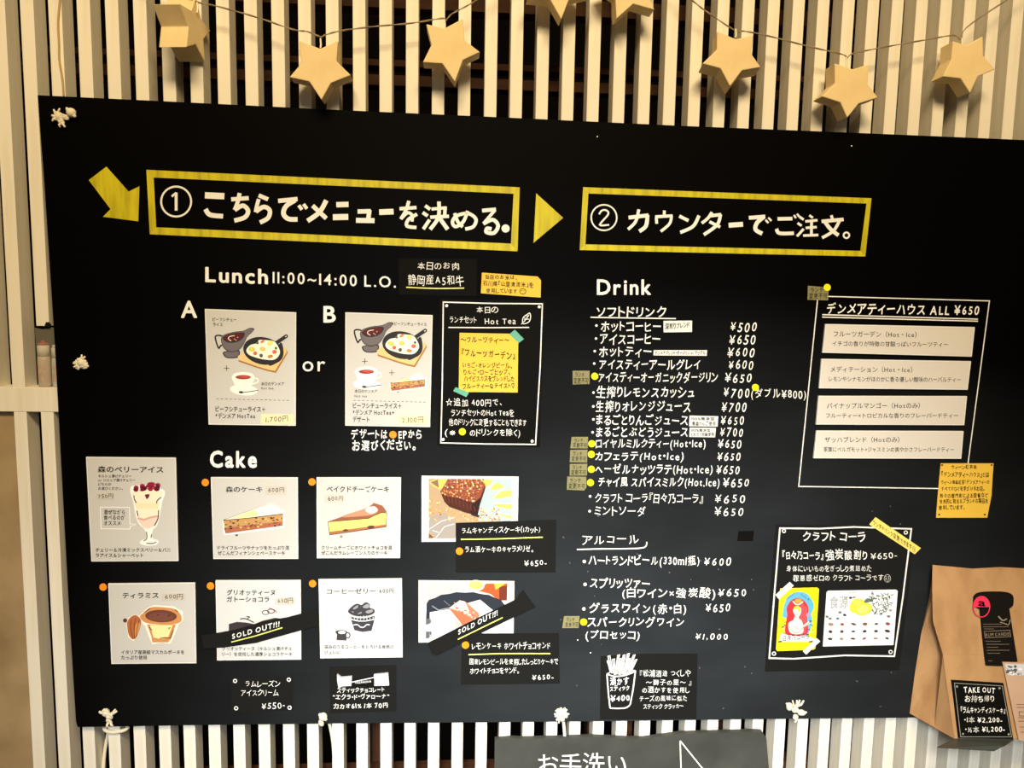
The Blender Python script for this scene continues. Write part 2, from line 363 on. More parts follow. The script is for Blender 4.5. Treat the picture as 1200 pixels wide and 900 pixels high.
bl([('(ダブル¥800)', 880.5, 944.5, 465.5, 466.5, 9.5)], bold=0.006, jit=0.6)
bl([('アルコール', 682.5, 748.5, 638.5, 636, 9.5)], bold=0.002, jit=0.8); under([(676, 644), (700, 643.3), (735, 643), (755, 641.5), (758, 635)], 1.5)
for (s, x0, x1, b, h, p, p0, p1, bb, bx, by) in [('ハートランドビール(330ml瓶)', 690, 819.5, 661.5, 9.5, '600', 824.5, 856, 663, 684.7, 658), ('スプリッツァー', 691.5, 761, 688.5, 10, None, 0, 0, 0, 685.7, 684.8), ('(白ワイン×強炭酸)', 729, 838, 699.5, 9.5, '650', 841, 874, 698.5, None, 0),
                                                ('グラスワイン(赤・白)', 690.5, 804, 718, 10, '650', 826.5, 855, 716.5, 684.2, 713.6), ('スパークリングワイン', 688.5, 801.5, 733.5, 9.5, None, 0, 0, 0, None, 0), ('(プロセッコ)', 686, 749.5, 748.5, 9, '1,000', 814.5, 852.5, 749.5, None, 0)]:
    M = MB(); text(M, s, x0, x1, b, b, h, yl, WPAINT, bold=0.012, jit=0.7, slant=0.04)
    if bx: M.ell(bx, by, 2, 2, yl, WPAINT, n=12)
    M.build('lettering', board)
    if p: M = MB(); text(M, '¥'+p, p0, p1, bb, bb, 9.5 if p != '1,000' else 7.5, yl, WPAINT, bold=0.008, jit=0.7, slant=0.12, gap=.26); M.build('price_lettering', board)
bl([('デンメアティーハウス ALL ¥650', 968.5, 1147, 366.5, 369, 11)], bold=0.018, jit=0.6, slant=0.1)
under([(963.5, 368.7), (1146, 374)], 1.3); under([(963.5, 371.6), (1146, 376.4)], 1.3)
M = MB(); M.line([(958.5, 347), (1159.5, 352.6), (1130.5, 573), (936, 570)], 1.2, yl, WPAINT, closed=True); M.build('frame_line', board)
# chalk remains: scattered flecks
M = MB()
for k in range(46):
    u, v = random.uniform(650, 1060), random.uniform(590, 830)
    M.line([(u, v), (u+random.uniform(-2, 2), v+random.uniform(-2, 2))], random.uniform(0.5, 1.0), yl+0.0001, ink((120, 122, 122), 'chalk_dust'))
for (u, v) in ((700, 160), (998, 171), (677, 750), (692, 765)): M.ell(u, v, 0.8, 0.8, yl, WPAINT, n=8)
M.build('chalk_specks', board, kind='stuff')

# ------------------------------------------------------------------ yellow tape frames and arrows stuck on the board
def solid(name, pts, t, lift, m, label, cat, group=None, **k):
    M = MB(); M.prism(pts, YB-lift-t, YB-lift, m); return M.build(name, label=label, cat=cat, group=group, **k), YB-lift-t-EPS
def tape_frame(o, i, label):
    root = empty('heading_tape', at(sum(p[0] for p in o)/4, sum(p[1] for p in o)/4, YB), label=label, cat='tape', group='yellow tape frames round the headings')
    for a in range(4):
        b = (a+1) % 4
        M = MB(); M.prism([o[a], o[b], i[b], i[a]], YB-0.0005, YB, YTAPE); M.build('tape_strip', root)
tape_frame([(171.5, 199), (609, 219.5), (606.5, 294.5), (175.5, 274.5)], [(180, 208), (601.8, 227), (598.8, 285.5), (183, 266.3)], 'yellow tape frame around the wider left-hand heading numbered one')
tape_frame([(683.3, 219.3), (1021.3, 232.3), (1014, 300.5), (679.3, 293)], [(689.5, 226.7), (1015.5, 238.5), (1008.3, 294), (686, 286.3)], 'yellow tape frame around the shorter heading numbered two')
solid('arrow_sticker', [(104, 211), (124.7, 195.3), (150.7, 224.5), (163.3, 218.3), (162, 259.3), (120.7, 254), (129.5, 245)], 0.0005, 0, YTAPE, 'slanted yellow arrow sticker pointing at the numbered one heading', 'arrow')
solid('arrow_sticker', [(628.3, 226.5), (660, 255.3), (625.3, 284.5)], 0.0005, 0, YTAPE, 'yellow triangle sticker between the two headings, pointing right', 'arrow')

# ------------------------------------------------------------------ lunch set cards
def card(name, q, m, label, cat, t=0.003, lift=0, group=None, edge=True):
    M = MB()
    if edge:
        M.prism(q, YB-lift-t, YB-lift, WPAP)
        c = (sum(p[0] for p in q)/len(q), sum(p[1] for p in q)/len(q))
        M.poly([(p[0]+(1.0 if p[0] < c[0] else -1.0), p[1]+(1.0 if p[1] < c[1] else -1.0)) for p in q], YB-lift-t-0.0001, m)
    else: M.prism(q, YB-lift-t, YB-lift, m)
    return M.build(name, label=label, cat=cat, group=group), YB-lift-t-0.0001-EPS
def E2(M, f, X, Y, rx, ry, y, m, rot=0): M.ell(*f(X, Y), rx/f.k, ry/f.k, y, m, rot)
def P2(M, f, pts, y, m, sm=True): M.poly([f(*p) for p in (smooth(pts) if sm else pts)], y, m)
def L2(M, f, pts, w, y, m, sm=False, closed=False): M.line([f(*p) for p in (smooth(pts, closed) if sm else pts)], w/f.k, y, m, closed)
Z1 = 0.00012
def stew(M, f, y):
    gr, dk, br = ink((112, 104, 106)), ink((44, 42, 44)), ink((92, 30, 26))
    P2(M, f, [(262, 378), (330, 330), (600, 322), (614, 350), (530, 492), (480, 482), (400, 458), (268, 412)], y, ink((170, 120, 60)), False)
    P2(M, f, [(262, 374), (330, 328), (598, 316), (606, 345), (524, 478), (480, 470), (400, 446), (266, 400)], y-Z1*.5, ink((238, 200, 138)), False)
    L2(M, f, [(152, 232), (122, 228), (104, 238), (112, 280), (128, 318), (142, 300), (152, 300)], 11, y, dk, True)
    P2(M, f, [(165, 342), (265, 332), (276, 362), (258, 386), (190, 388), (163, 370)], y, dk); P2(M, f, [(172, 346), (260, 338), (268, 362), (250, 380), (194, 382), (170, 366)], y-Z1, gr)
    b = [(144, 250), (165, 224), (230, 204), (298, 196), (345, 176), (378, 182), (362, 208), (330, 238), (312, 275), (290, 312), (262, 336), (214, 346), (170, 326), (150, 290)]
    P2(M, f, b, y-Z1, dk); c = (235, 262); P2(M, f, [(c[0]+(p[0]-c[0])*.96, c[1]+(p[1]-c[1])*.94) for p in b], y-Z1*2, gr)
    P2(M, f, [(156, 246), (190, 222), (250, 210), (308, 210), (300, 244), (262, 272), (206, 280), (170, 266)], y-Z1*3, dk)
    P2(M, f, [(164, 246), (194, 228), (250, 216), (298, 216), (290, 244), (256, 264), (206, 270), (176, 260)], y-Z1*4, br)
    L2(M, f, [(240, 230), (206, 236), (196, 252), (216, 268)], 6, y-Z1*5, ink((236, 222, 214)), True)
    for X, Y in ((240, 254), (262, 242), (250, 262)): E2(M, f, X, Y, 5, 4, y-Z1*5, ink((200, 160, 140)))
    L2(M, f, [(528, 284), (560, 262), (602, 234)], 26, y-Z1*2, dk); E2(M, f, 602, 234, 13, 13, y-Z1*2, dk); E2(M, f, 600, 236, 7, 4, y-Z1*3, ink((226, 220, 210)), -35)
    E2(M, f, 440, 337, 142, 96, y-Z1*2.5, dk, 12); P2(M, f, [(560, 280), (584, 340), (574, 390), (540, 420), (480, 434)], y-Z1*2.2, dk)
    P2(M, f, [(322, 332), (350, 296), (400, 282), (412, 260), (470, 262), (520, 272), (552, 320), (556, 360), (520, 398), (450, 398), (390, 384), (340, 364)], y-Z1*3.5, ink((250, 244, 226)))
    for X, Y, a, b2, c in ((360, 326, 22, 15, (228, 200, 80)), (436, 324, 20, 14, (226, 196, 92)), (490, 282, 20, 15, (240, 222, 110)), (384, 354, 13, 13, (206, 92, 60)), (426, 370, 12, 13, (74, 74, 62)), (490, 376, 19, 11, (190, 122, 50)), (520, 344, 16, 14, (216, 96, 72)), (436, 270, 17, 9, (214, 120, 96)), (400, 282, 10, 8, (90, 92, 60)), (530, 318, 8, 10, (70, 76, 62))):
        E2(M, f, X, Y, a, b2, y-Z1*4.5, ink(c), random.uniform(-40, 40)); E2(M, f, X-2, Y-2, a*.5, b2*.45, y-Z1*5, ink(tuple(min(255, q+26) for q in c)))
def teacup(M, f, y, dx=0, dy=0):
    g = FX(f.ox+dx/f.k, f.oy+dy/f.k, f.k); wh = ink((250, 247, 238)); dk = ink((50, 44, 44))
    E2(M, g, 305, 612, 98, 38, y, wh, 5); L2(M, g, [(362, 530), (398, 532), (402, 556), (360, 572)], 9, y, wh, True)
    P2(M, g, [(228, 508), (372, 508), (364, 570), (338, 606), (262, 606), (238, 570)], y-Z1, wh); E2(M, g, 300, 508, 72, 22, y-Z1*1.5, wh)
    E2(M, g, 300, 522, 54, 15, y-Z1*2, ink((164, 56, 52))); E2(M, g, 310, 519, 36, 8, y-Z1*2.5, ink((190, 84, 74)))
    L2(M, g, [(285, 630), (340, 624), (406, 614)], 5, y-Z1*3, dk); E2(M, g, 285, 628, 16, 8, y-Z1*3, dk, 5)
def plus(M, f, X, Y, y): L2(M, f, [(X-20, Y), (X+20, Y)], 4, y, INK); L2(M, f, [(X, Y-20), (X, Y+20)], 4, y, INK)
def dashes(M, f, x0, x1, y0, y1, y, n=17):
    for k in range(n):
        a, b = (k+.2)/n, (k+.75)/n; L2(M, f, [(x0+(x1-x0)*a, y0+(y1-y0)*a), (x0+(x1-x0)*b, y0+(y1-y0)*b)], 3.5, y, GINK)
def pricetag(parent, q, y, s, m, rows, bold=0.0):
    M = MB(); M.prism(q, y-0.0003, y+0.0002, m); o = M.build('price_tag', parent); letters(o, y-0.0003-EPS, INK, rows, bold=bold, jit=0.6); return o
def wedge(M, f, y, dx=0, dy=0, k=1.0):           # nut cake slice, coordinates of the nut cake card
    T = lambda P: [((p[0]+dx)*k, (p[1]+dy)*k) for p in P]
    P2(M, f, T([(250, 488), (430, 424), (700, 322), (745, 322), (848, 396), (840, 560), (280, 632), (262, 620)]), y, ink((248, 246, 242)), False)
    P2(M, f, T([(260, 486), (700, 330), (742, 330), (832, 392), (830, 428), (470, 470)]), y-Z1, ink((250, 247, 226)), False)
    P2(M, f, T([(340, 470), (560, 386), (600, 440), (470, 466)]), y-Z1*1.5, ink((247, 240, 160)), False)
    P2(M, f, T([(260, 488), (480, 470), (832, 426), (828, 540), (282, 616)]), y-Z1*2, ink((196, 150, 96)), False)
    P2(M, f, T([(264, 560), (828, 500), (828, 540), (282, 616)]), y-Z1*2.5, ink((176, 104, 78)), False)
    rr = random.Random(3)
    for q in range(42):
        a = rr.uniform(275, 820); lo = 488-(a-275)*.1; b = rr.uniform(lo+8, lo+104)
        E2(M, f, *T([(a, b)])[0], rr.uniform(6, 16)*k, rr.uniform(4, 9)*k, y-Z1*3.5, ink(rr.choice([(92, 58, 40), (60, 44, 36), (222, 190, 96), (150, 84, 60), (110, 74, 48)])), rr.uniform(-30, 30))
    L2(M, f, T([(258, 488), (480, 470), (832, 427)]), 7*k, y-Z1*4, ink((62, 50, 44))); L2(M, f, T([(260, 486), (700, 329), (742, 329), (832, 392)]), 3.5*k, y-Z1*4, ink((92, 84, 76)))
    E2(M, f, *T([(388, 632)])[0], 14*k, 9*k, y-Z1*3, ink((90, 80, 78)))

f = FX(235, 355, 6)
o, y = card('menu_card', [(240, 362), (347, 366), (346.5, 499), (244.5, 497.5)], GPAP, 'lunch card marked A with a stew boat, skillet and teacup', 'menu card', group='printed menu cards')
M = MB(); stew(M, f, y); teacup(M, f, y); plus(M, f, 183, 459, y); dashes(M, f, 105, 630, 674, 686, y); M.build('illustration', o)
letters(o, y, GINK, [('ビーフシチュー', 249, 277, 376, 376.5, 3.6), ('ライス', 249.5, 261, 382, 382, 3.6), ('本日のデンメア', 306, 333, 451.5, 451.5, 3.4), ('Hot tea', 306, 320.5, 456.3, 456.3, 3), ('ビーフシチューライス＋', 252.5, 311, 482, 482.5, 5.5, dict(m=INK)), ('*デンメア HotTea', 252.5, 299, 490, 490, 5.3, dict(m=INK))], em=True, bold=0.022)
pricetag(o, [(306, 485.5), (344, 485.5), (344, 497.3), (305.5, 496.8)], y, 0, PTAGY, [('1,700円', 311.5, 337.5, 494.7, 493.2, 6.2)])
f = FX(395, 360, 6); fs = FX(395+18/6, 360-70/6, 6)
o, y = card('menu_card', [(404.7, 366), (507, 369.3), (504, 500.5), (404.5, 498.8)], GPAP, 'lunch card marked B that also shows a cake slice', 'menu card', group='printed menu cards')
M = MB(); stew(M, fs, y); teacup(M, f, y, -94, -68); plus(M, f, 195, 381, y); plus(M, f, 384, 461, y); dashes(M, f, 108, 630, 655, 668, y)
wedge(M, FX(395+((375-0.43*262)/6), 360+((534-0.43*488)/6), 6), y, 0, 0, 0.43); M.build('illustration', o)
letters(o, y, GINK, [('ビーフシチューライス', 462, 500, 381, 382, 3.4), ('本日のデンメア', 415.5, 442, 460, 460, 3.4), ('Hot tea', 415.5, 430, 465.5, 465.5, 3), ('ビーフシチューライス＋', 413.5, 470.5, 478, 478.5, 5.5, dict(m=INK)), ('*デンメア HotTea+', 413.5, 462, 486, 486, 5.3, dict(m=INK)), ('デザート', 413.5, 433, 494, 494.3, 5.5, dict(m=INK))], em=True, bold=0.022)
pricetag(o, [(466, 486.5), (501.5, 488), (501.5, 498.5), (465.5, 497)], y, 0, PTAGY, [('2,100円', 471, 496, 495, 494.5, 6)])

# ------------------------------------------------------------------ dark notices with white handwriting
def notice(q, label, rows, m=BPAP, t=0.0006, lift=0, group='black handwritten notices', extra=None, name='notice', **k):
    o, y = solid(name, q, t, lift, m, label, 'notice', group)
    letters(o, y, WPAINT, rows, **{**dict(jit=0.8, bold=0.0), **k})
    if extra: extra(o, y)
    return o, y
def ul(P, m=LIME, w=1.4): return lambda o, y: under(P, w, m, o, y)
notice([(467, 303), (559, 303.5), (558.5, 347), (467.5, 345)], 'black notice about beef beside the lunch hours', [('本日のお肉', 489, 538, 315, 315.5, 7.5), ('静岡産A5和牛', 478.5, 543, 332.5, 333.5, 9.5)], extra=ul([(476, 336.6), (510, 338), (544, 337.6)]))
o, y = solid('sticky_note', [(564.8, 319.5), (630, 324), (634, 328.5), (633.5, 348.7), (563.5, 343.7)], 0.0005, 0, YNOTE, 'small yellow note about rice right of the beef notice', 'note', 'yellow notes')
letters(o, y, INK, [('当店のお米は、', 568.5, 606, 326.8, 327.5, 4.6), ('石川県『山里清流米』を', 566, 625, 334.3, 336.5, 5), ('使用しています', 569.5, 606, 342.7, 343.5, 4.6)], jit=0.8, bold=0.022)
M = MB(); M.ring(612.7, 341.4, 3.6, 3.2, 0.8, y, INK, 16); M.ell(611.5, 340.7, .6, .6, y, INK, n=8); M.ell(614, 340.7, .6, .6, y, INK, n=8); M.build('smiley_drawing', o)
# hot tea sheet
def hottea(o, y):
    M = MB(); M.line([(519.5, 354), (577, 355.6), (635.6, 356), (633, 430), (627.6, 520.8), (570, 520.3), (516.6, 519), (518.3, 450)], 1.4, y, WPAINT, True); M.build('frame_line', o)
    M = MB()
    for c in ((523.4, 358.2), (632, 359.6), (519.3, 515), (623.6, 517)): M.ell(*c, 1.8, 1.8, y, WPAINT, n=14)
    M.build('corner_dots', o)
    M = MB(); P = [(612.5, 378.5), (613, 372.5), (617, 369), (620.8, 367), (621.8, 372), (620, 377), (615, 379.3)]; M.line(smooth(P), 1, y, WPAINT, True); M.line([(610.8, 380), (615, 376), (620, 369)], .8, y, WPAINT)
    for a, b in (((615, 376), (615, 372)), ((617, 374), (620.5, 374)), ((617.5, 372.5), (618, 369.5))): M.line([a, b], .7, y, WPAINT)
    M.build('leaf_drawing', o); under([(525.5, 383.7), (570, 384), (620, 383.7)], 1.2, WPAINT, o, y)
o, y = notice([(515.5, 350.5), (639, 352.5), (632.5, 524), (512.5, 522)], 'tall black sheet on the daily tea with thin white border', [('本日の', 558, 583.5, 366.3, 366.3, 6.5), ('ランチセット', 527, 558.5, 378, 378.8, 7), ('Hot Tea', 568, 604.5, 379.5, 380, 7.5),
    ('☆追加 400円で、', 522.5, 588, 475.3, 475.5, 7.5), ('ランチセットのHot Teaを', 528.5, 602, 487, 487, 7), ('他のドリンクに変更することもできます', 526, 617, 498.3, 498.8, 7), ('(※', 521.5, 533.5, 510, 510, 7.5), ('のドリンクを除く)', 550.5, 609.5, 510.5, 510.5, 7)], extra=hottea, t=0.001)
yy = YB-0.001
o2, y2 = solid('sticky_note', [(538.6, 390), (607.5, 391.3), (606.6, 460), (537.5, 459.3)], 0.0005, 0.001, YNOTE, 'yellow fruit tea note taped onto the bordered tea sheet', 'note', 'yellow notes')
letters(o2, y2, INK, [('〜フルーツティー〜', 540, 597, 401.5, 401, 6), ('『フルーツガーデン』', 541, 603.5, 416.5, 420, 7), ('いちご・オレンジピール、', 542, 600, 430.5, 431, 5.5), ('りんご・ローズヒップ、', 543, 598, 438.7, 438.7, 5.5), ('ハイビスカスをブレンドした', 544, 602.5, 446.5, 446.5, 5.5), ('フルーティーなテイスト♡', 542, 603, 455.5, 454.5, 5.5)], jit=0.8, bold=0.022)
M = MB(); M.prism([(597, 391.5), (603.3, 386.3), (614, 397.3), (607.8, 402)], y2-0.0003, y2+0.0002, TEAL); M.build('tape', o2)
M = MB(); M.prism([(531, 458.3), (534, 453.8), (549.5, 460), (546.5, 465.3)], y2-0.0003, y2+0.0002, TEAL); M.build('tape', o2)

# ------------------------------------------------------------------ cake cards
f = FX(95, 530, 6.6667)
o, y = card('menu_card', [(100.8, 535.5), (206, 536.5), (209, 657.5), (107, 658)], GPAP, 'tall parfait card nearest the left edge of the board', 'menu card', group='printed menu cards')
M = MB(); wh = ink((252, 249, 244)); cr = ink((250, 240, 214))
P2(M, f, [(398, 262), (640, 290), (632, 400), (600, 560), (560, 610), (560, 670), (604, 690), (590, 722), (520, 730), (462, 714), (470, 690), (506, 670), (500, 610), (440, 540), (410, 400)], y, wh)
P2(M, f, [(412, 300), (626, 300), (612, 380), (604, 480), (590, 560), (520, 598), (470, 570), (436, 470), (426, 390)], y-Z1, cr)
P2(M, f, [(420, 395), (612, 400), (600, 440), (430, 440)], y-Z1*1.5, ink((247, 232, 190)), False)
P2(M, f, [(440, 510), (520, 520), (592, 490), (582, 560), (520, 596), (470, 566)], y-Z1*1.5, ink((238, 214, 200)))
L2(M, f, [(444, 514), (490, 526), (540, 510), (600, 500)], 14, y-Z1*2, ink((222, 170, 160)), True)
for pp in ([(412, 336), (416, 366), (432, 396)], [(626, 352), (596, 376), (590, 400)], [(436, 456), (446, 500)], [(606, 452), (600, 520), (572, 574)]): L2(M, f, pp, 8, y-Z1*2.5, ink((72, 56, 66)), True)
rr = random.Random(5)
for q in range(24):
    X = rr.uniform(425, 605); Y = rr.uniform(258, 300)-12*math.sin((X-425)/180*math.pi)
    E2(M, f, X, Y, 20, 18, y-Z1*3-q*1e-5, ink(rr.choice([(150, 30, 58), (176, 48, 72), (110, 20, 44), (90, 16, 40), (196, 74, 92)])))
for X, Y in ((460, 286), (520, 280), (580, 262), (446, 262), (505, 256)): E2(M, f, X, Y, 6, 4, y-Z1*5, ink((238, 200, 210)))
P2(M, f, [(500, 332), (534, 328), (528, 352), (514, 366), (504, 350)], y-Z1*4, ink((120, 30, 56)))
for pp in ([(510, 620), (514, 670), (490, 694)], [(552, 640), (546, 668)], [(510, 712), (560, 712), (588, 700)]): L2(M, f, pp, 7, y-Z1*3, ink((70, 58, 64)), True)
L2(M, f, [(150, 428), (378, 430), (382, 560), (430, 562), (384, 580), (382, 600), (156, 598)], 6, y, ink((250, 248, 244)), closed=True)
M.build('illustration', o)
letters(o, y, INK, [('森のベリーアイス', 114.5, 191.5, 553, 553.5, 6.2), ('キルシュ漬けチェリー', 115, 154, 559.4, 559.4, 3, dict(m=GINK)), ('or シロップ漬けチェリー', 115, 158.5, 564.2, 564.2, 3, dict(m=GINK)), ('どちらか', 115, 130.5, 569, 569, 3, dict(m=GINK)), ('お選びください。', 115, 144, 574, 574, 3, dict(m=GINK)),
    ('混ぜながら', 121.5, 146.5, 602.3, 602.3, 4.5), ('食べるのが', 121.5, 146.5, 608.8, 608.8, 4.5), ('オススメ', 121.5, 141.5, 615.3, 615.3, 4.5), ('チェリー＆冷凍ミックスベリー＆バニ', 112, 200, 646.5, 646.5, 4), ('ラアイス＆シャーベット', 112, 168, 652.8, 652.8, 4)], em=True, bold=0.022)
pricetag(o, [(114, 578), (134, 578.5), (134, 585.5), (114, 585.5)], y, 0, PTAG, [('750円', 115, 132.5, 583.8, 583, 4.6)])

f = FX(230, 550, 8.1846)
o, y = card('menu_card', [(247, 559.3), (349, 559.6), (349.5, 655), (250, 655)], GPAP, 'cake card with a nutty layered slice, right of the parfait card', 'menu card', group='printed menu cards')
M = MB(); wedge(M, f, y); M.build('illustration', o)
letters(o, y, INK, [('森のケーキ', 264.5, 307.5, 576.3, 576.3, 5.6), ('ドライフルーツやナッツをたっぷり混', 255, 339, 644, 644, 4), ('ぜこんだフィナンシェベースケーキ', 255, 334, 650.2, 650.2, 4)], em=True, bold=0.022)
pricetag(o, [(311.5, 569.3), (336, 569.5), (336, 580), (311, 579.8)], y, 0, PTAG, [('600円', 314.5, 333, 576.7, 576.3, 5.2)])

f = FX(320, 520, 5)
o, y = card('menu_card', [(371, 559.5), (470, 559.5), (468.8, 654), (371.3, 654.2)], GPAP, 'cake card with a yellow cheesecake slice under a brown top', 'menu card', group='printed menu cards')
M = MB(); brn, yel, lo = ink((150, 90, 66)), ink((245, 226, 120)), ink((78, 58, 48))
P2(M, f, [(322, 456), (560, 372), (590, 346), (640, 362), (668, 400), (600, 420), (560, 438)], y-Z1, brn, False)
P2(M, f, [(400, 428), (560, 376), (610, 376), (610, 402), (560, 420)], y-Z1*1.6, ink((196, 140, 110)))
P2(M, f, [(540, 385), (590, 366), (612, 392), (570, 410)], y-Z1*2, ink((240, 226, 206)))
P2(M, f, [(324, 460), (560, 440), (630, 404), (664, 410), (662, 486), (332, 534)], y-Z1*1.2, yel, False)
P2(M, f, [(330, 516), (662, 472), (662, 488), (332, 536)], y-Z1*2, ink((170, 108, 72)), False)
L2(M, f, [(322, 458), (560, 438), (600, 418), (636, 404), (666, 406), (662, 486), (332, 534), (322, 458)], 3.5, y-Z1*3, lo)
E2(M, f, 424, 507, 16, 7, y-Z1*3, ink((92, 60, 50)), -6); E2(M, f, 573, 488, 21, 10, y-Z1*3, ink((92, 60, 50)), -6); E2(M, f, 400, 544, 8, 7, y-Z1*3, ink((150, 120, 112)))
M.build('illustration', o)
letters(o, y, INK, [('ベイクドチーズケーキ', 383, 456, 576, 576.3, 5.8), ('クリームチーズにホワイトチョコを混', 376.5, 459.5, 643.8, 643.8, 4), ('ぜこんだラムレーズン入りのケーキ', 376.5, 454, 650, 650, 4)], em=True, bold=0.022)
pricetag(o, [(380.5, 579), (403.5, 579.5), (403.5, 590), (380, 589.5)], y, 0, PTAG, [('600円', 384.5, 402, 586.6, 586.2, 5.2)])

f = FX(115, 675, 8.1818)
o, y = card('menu_card', [(126.8, 684), (228.6, 683), (230, 777.3), (130.5, 778)], GPAP, 'cake card with a tiramisu cup and cocoa pod below the parfait card', 'menu card', group='printed menu cards')
M = MB(); org, dk = ink((210, 146, 86)), ink((96, 54, 40))
P2(M, f, [(392, 380), (480, 300), (540, 280), (720, 290), (810, 340), (815, 420), (770, 470), (720, 600), (690, 650), (610, 640), (520, 655), (490, 590), (450, 480), (410, 440), (380, 560), (340, 625), (290, 590), (270, 470), (290, 400), (340, 370)], y, ink((250, 240, 226)), False)
P2(M, f, [(280, 440), (310, 395), (360, 375), (410, 420), (400, 500), (370, 580), (335, 608), (296, 570), (280, 500)], y-Z1, ink((182, 106, 62)))
for pp in ([(320, 420), (310, 500), (335, 600)], [(360, 400), (345, 480), (350, 600)], [(395, 420), (375, 500), (360, 590)]): L2(M, f, pp, 6, y-Z1*2, dk, True)
P2(M, f, [(360, 470), (400, 450), (388, 530), (352, 580)], y-Z1*1.5, ink((214, 150, 84))); E2(M, f, 258, 426, 20, 20, y-Z1, dk)
P2(M, f, [(400, 390), (440, 350), (510, 300), (640, 302), (740, 320), (795, 380), (790, 440), (700, 465), (560, 462), (450, 446)], y-Z1, org)
P2(M, f, [(470, 465), (745, 465), (700, 600), (670, 636), (520, 636), (510, 580)], y-Z1*1.5, org, False)
P2(M, f, [(496, 470), (716, 470), (670, 590), (600, 606), (530, 590)], y-Z1*2, ink((246, 232, 168)), False)
E2(M, f, 603, 384, 152, 60, y-Z1*2, ink((112, 64, 52)), 2); E2(M, f, 600, 392, 120, 40, y-Z1*2.4, ink((124, 74, 62)), 2); E2(M, f, 680, 380, 18, 10, y-Z1*3, dk, -20); E2(M, f, 575, 374, 14, 6, y-Z1*3, dk)
for pp in ([(440, 350), (500, 310)], [(735, 322), (765, 345)], [(490, 490), (516, 520)], [(690, 490), (676, 510)], [(590, 600), (640, 590), (690, 596)], [(720, 520), (690, 600)]): L2(M, f, pp, 8, y-Z1*3, dk)
M.build('illustration', o)
letters(o, y, INK, [('ティラミス', 143.5, 186, 700.7, 700.5, 5.6), ('イタリア産高級マスカルポーネを', 142, 216, 766.3, 766.3, 4), ('たっぷり使用', 142, 172, 772.6, 772.6, 4)], em=True, bold=0.022)
pricetag(o, [(189, 695.3), (217, 694.8), (217.7, 703.5), (189, 704.8)], y, 0, PTAG, [('600円', 193.5, 214, 701.8, 701.3, 5.2)])

f = FX(230, 675, 8)
o, y = card('menu_card', [(252.5, 680.3), (352.5, 680), (353, 773), (254.3, 774)], LPAP, 'cake card half covered by a black sold out band', 'menu card', group='printed menu cards')
M = MB(); P2(M, f, [(305, 450), (380, 430), (470, 436), (540, 450), (620, 420), (740, 392), (800, 400), (800, 520), (305, 560)], y-Z1, ink((58, 50, 54)), False)
P2(M, f, [(470, 436), (510, 366), (560, 360), (620, 385), (700, 370), (740, 390), (620, 420), (550, 448)], y-Z1*2, ink((226, 216, 208)), False)
L2(M, f, [(410, 404), (460, 400), (540, 436)], 10, y-Z1*3, ink((40, 36, 38)), True); L2(M, f, [(470, 380), (500, 384), (480, 400)], 9, y-Z1*3, ink((70, 60, 62)), True)
for cx, cy in ((650, 342), (700, 330)): M.ring(*f(cx, cy), 4, 2.4, 0.9, y-Z1*3, ink((86, 46, 52)), 16)
L2(M, f, [(680, 298), (735, 320), (752, 345)], 6, y-Z1*3, ink((120, 70, 76)), True)
M.build('illustration', o)
letters(o, y, INK, [('グリオッティーヌ', 265.5, 322.5, 697, 697, 5.4), ('ガトーショコラ', 265.5, 315.5, 705, 705, 5.4), ('グリオッティーヌ（キルシュ漬けチェ', 260, 342, 762, 762, 3.8, dict(m=GINK)), ('リー）を使用した濃厚ショコラケーキ', 260, 342.5, 768.5, 768.5, 3.8, dict(m=GINK))], em=True, bold=0.022)
pricetag(o, [(322.5, 700), (346, 700.3), (345.5, 709), (322, 708.7)], y, 0, PTAG, [('650円', 325.5, 343, 706.4, 706, 5)])

f = FX(365, 670, 8.1826)
o, y = card('menu_card', [(373.3, 679), (471, 678), (471.8, 770.3), (375.3, 771.5)], LPAP, 'cake card with a dark coffee jelly cup and small jug', 'menu card', group='printed menu cards')
M = MB(); dk = ink((62, 60, 66))
P2(M, f, [(350, 380), (390, 330), (440, 306), (480, 318), (520, 292), (560, 312), (560, 346), (600, 360), (602, 396), (540, 424), (460, 430), (390, 414)], y, dk)
for pp in ([(400, 350), (440, 322), (446, 340), (410, 362)], [(490, 340), (530, 310), (556, 320), (540, 350)], [(440, 404), (480, 384), (476, 400)], [(384, 378), (404, 384), (400, 394)], [(520, 380), (580, 362), (586, 384), (540, 400)]): P2(M, f, pp, y-Z1, ink((150, 148, 152)))
P2(M, f, [(366, 420), (490, 444), (604, 416), (604, 462), (576, 566), (490, 578), (412, 560), (380, 462)], y-Z1, dk, False)
L2(M, f, [(364, 424), (440, 440), (520, 440), (604, 416)], 8, y-Z1*2, ink((240, 240, 240))); L2(M, f, [(374, 456), (450, 472), (520, 472), (604, 456)], 10, y-Z1*2, ink((240, 240, 240)))
for q in range(8): L2(M, f, [(380+q*30, 426+6*math.sin(q)), (382+q*30, 462)], 5, y-Z1*2, ink((232, 232, 232)))
L2(M, f, [(400, 512), (440, 508), (470, 530), (500, 532), (530, 508), (560, 510)], 9, y-Z1*2, ink((240, 240, 240)), True)
P2(M, f, [(246, 580), (332, 580), (336, 660), (240, 656)], y, dk, False); P2(M, f, [(232, 572), (270, 560), (330, 566), (334, 590), (250, 600)], y-Z1*.5, dk); E2(M, f, 292, 582, 36, 15, y-Z1, ink((244, 244, 246)))
M.ring(*f(348, 610), 2.6, 3.2, 1.2, y, dk, 16)
M.build('illustration', o)
